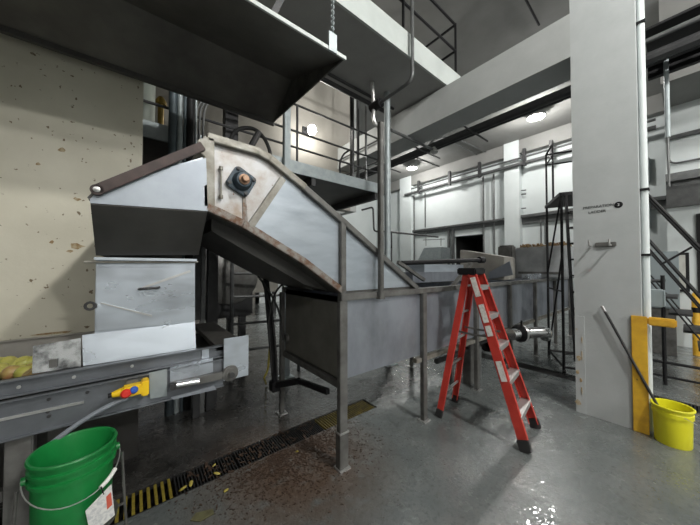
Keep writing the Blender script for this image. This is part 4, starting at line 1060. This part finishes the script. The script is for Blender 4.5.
# tangle of pipes under slab near the post
tang = [([(372, 80), (374, 108), (373, 122), (382, 130)], 3.25, .03, 'silver', 'shiny curved pipe dropping from the slab to the round post'), ([(358, 40), (358, 175)], 4.3, .03, 'dark', 'dark vertical pipe standing on the mezzanine near its end'),
        ([(352, 30), (352, 172)], 4.2, .045, 'black', 'thick black vertical pipe behind the mezzanine railing'), ([(364, 40), (366, 178)], 4.15, .025, 'midpipe', 'slim grey vertical pipe nearest the mezzanine end'),
        ([(342, 178), (339, 165), (343, 154), (350, 150), (352, 150)], 4.2, .018, 'black', 'black cable loop on the mezzanine')]
for pix, y, r_, m_, lb in tang:
    pts = [P(*q, y=y) for q in pix]
    if m_ == 'silver': pts[0].z = 4.81
    elif len(pts) == 2: pts[0] = V((pts[1].x, y, CE)); pts[1].z = 3.3
    else: pts[0].z = 3.3
    tag(MB().tube(fillet(pts, .15), r_, 8).build('service_pipe_run', M[m_]), lb, 'pipe')
for y, r_, z, lb in ((3.66, .04, 4.75, 'thick dark pipe along the slab underside'), (3.52, .025, 4.77, 'thin dark pipe along the slab underside')):
    tag(MB().cyl((-5, y, z), (3.9, y, z), r_, seg=8).build('soffit_pipe', M['dark']), lb, 'pipe')
t = thing('cross_arm_pipe', 'thin pipe running from the round post to the pipe rack with a hanging nozzle', 'pipe', (4.5, 3.75, 4.4))
a, c = P(391, 130, y=3.3), P(434, 150, y=3.3)
MB().cyl(a, c, .028, seg=8).build('tube', M['midpipe'], t)
MB().lathe([(.03, .06), (.05, .02), (.09, -.05), (.085, -.06), (0, -.02)], c, 12).build('nozzle', M['silver'], t)
tag(MB().tube(fillet([P(428, 150, y=3.9), P(432, 142, y=3.9), P(442, 138, y=3.9), P(452, 140, y=3.9)], .15), .05, 10).build('elbow_pipe', M['midpipe']), 'grey elbow pipe beneath the overhead rack', 'pipe')
# dark rods between lamp and beam
tag(MB().cyl(P(414, 157, z=CE-.02), P(440, 167, z=CE-.02), .02, seg=8).build('lamp_conduit', M['dark']), 'thin dark conduit beside the far ceiling lamp', 'conduit')

# upper walkway railing
t = thing('walkway_railing', 'black tube railing on the concrete walkway near the ceiling', 'railing', (2, 3, 5.1))
xr = P(455.5, 40, y=2.66).x
for y_ in (2.66, 3.6):
    for z in (P(455.5, 51, y=2.66).z, P(455.5, 25, y=2.66).z): MB().cyl((-5, y_, z), (xr, y_, z), .022, seg=8).build('rail', M['black'], t)
    for x in (xr, xr-1.5, xr-3, xr-4.5, xr-6): MB().cyl((x, y_, 5.1), (x, y_, P(455.5, 24, y=2.66).z), .022, seg=8).build('post', M['black'], t)
for z in (P(455.5, 51, y=2.66).z, P(455.5, 25, y=2.66).z): MB().cyl((xr, 2.66, z), (xr, 3.6, z), .022, seg=8).build('end_rail', M['black'], t)
q = P(525, 3, z=CE-.05)
tag(MB().cyl(P(523, -6, z=CE-.06), P(539, 25, z=CE-.06), .022, seg=8).build('roof_conduit', M['black']), 'black conduit on the roof deck above the beam', 'conduit')
# pipes seen through gaps right of the conveyor slope (low wall pipes)
t = thing('wash_pipe', 'thin dark wash pipe with valve beyond the conveyor slope', 'pipe', (5, 5, 2.6))
a = [P(*q, y=4.6) for q in ((378, 231), (391, 232), (438, 237))]
MB().tube(a, .025, 8).build('tube', M['dark'], t)
MB().lathe([(.05, 0), (.06, .05), (.02, .1), (0, .1)], P(389, 247, y=4.6), 12, (1, 0, .3)).build('valve', M['black'], t)
b = [P(*q, y=4.8) for q in ((362, 216), (366, 215), (367, 233), (380, 232))]
MB().tube(fillet([P(362, 210, y=4.8), P(373, 207, y=4.8), P(374, 231, y=4.8), P(382, 232, y=4.8)], .08), .022, 8).build('loop', M['dark'], t)
MB().cyl((a[1].x, 4.6, 0), (a[1].x, 4.6, a[1].z), .03, seg=8).build('stand', M['dark'], t)

# ================================================================== WORLD / VIEW
w = bpy.data.worlds.new('world'); SC.world = w; w.use_nodes = True
w.node_tree.nodes['Background'].inputs[0].default_value = (.6, .65, .7, 1); w.node_tree.nodes['Background'].inputs[1].default_value = .15
SC.view_settings.view_transform = 'Standard'; SC.view_settings.look = 'None'; SC.view_settings.gamma = 1; SC.view_settings.use_curve_mapping = False
SC.view_settings.exposure = 0.6
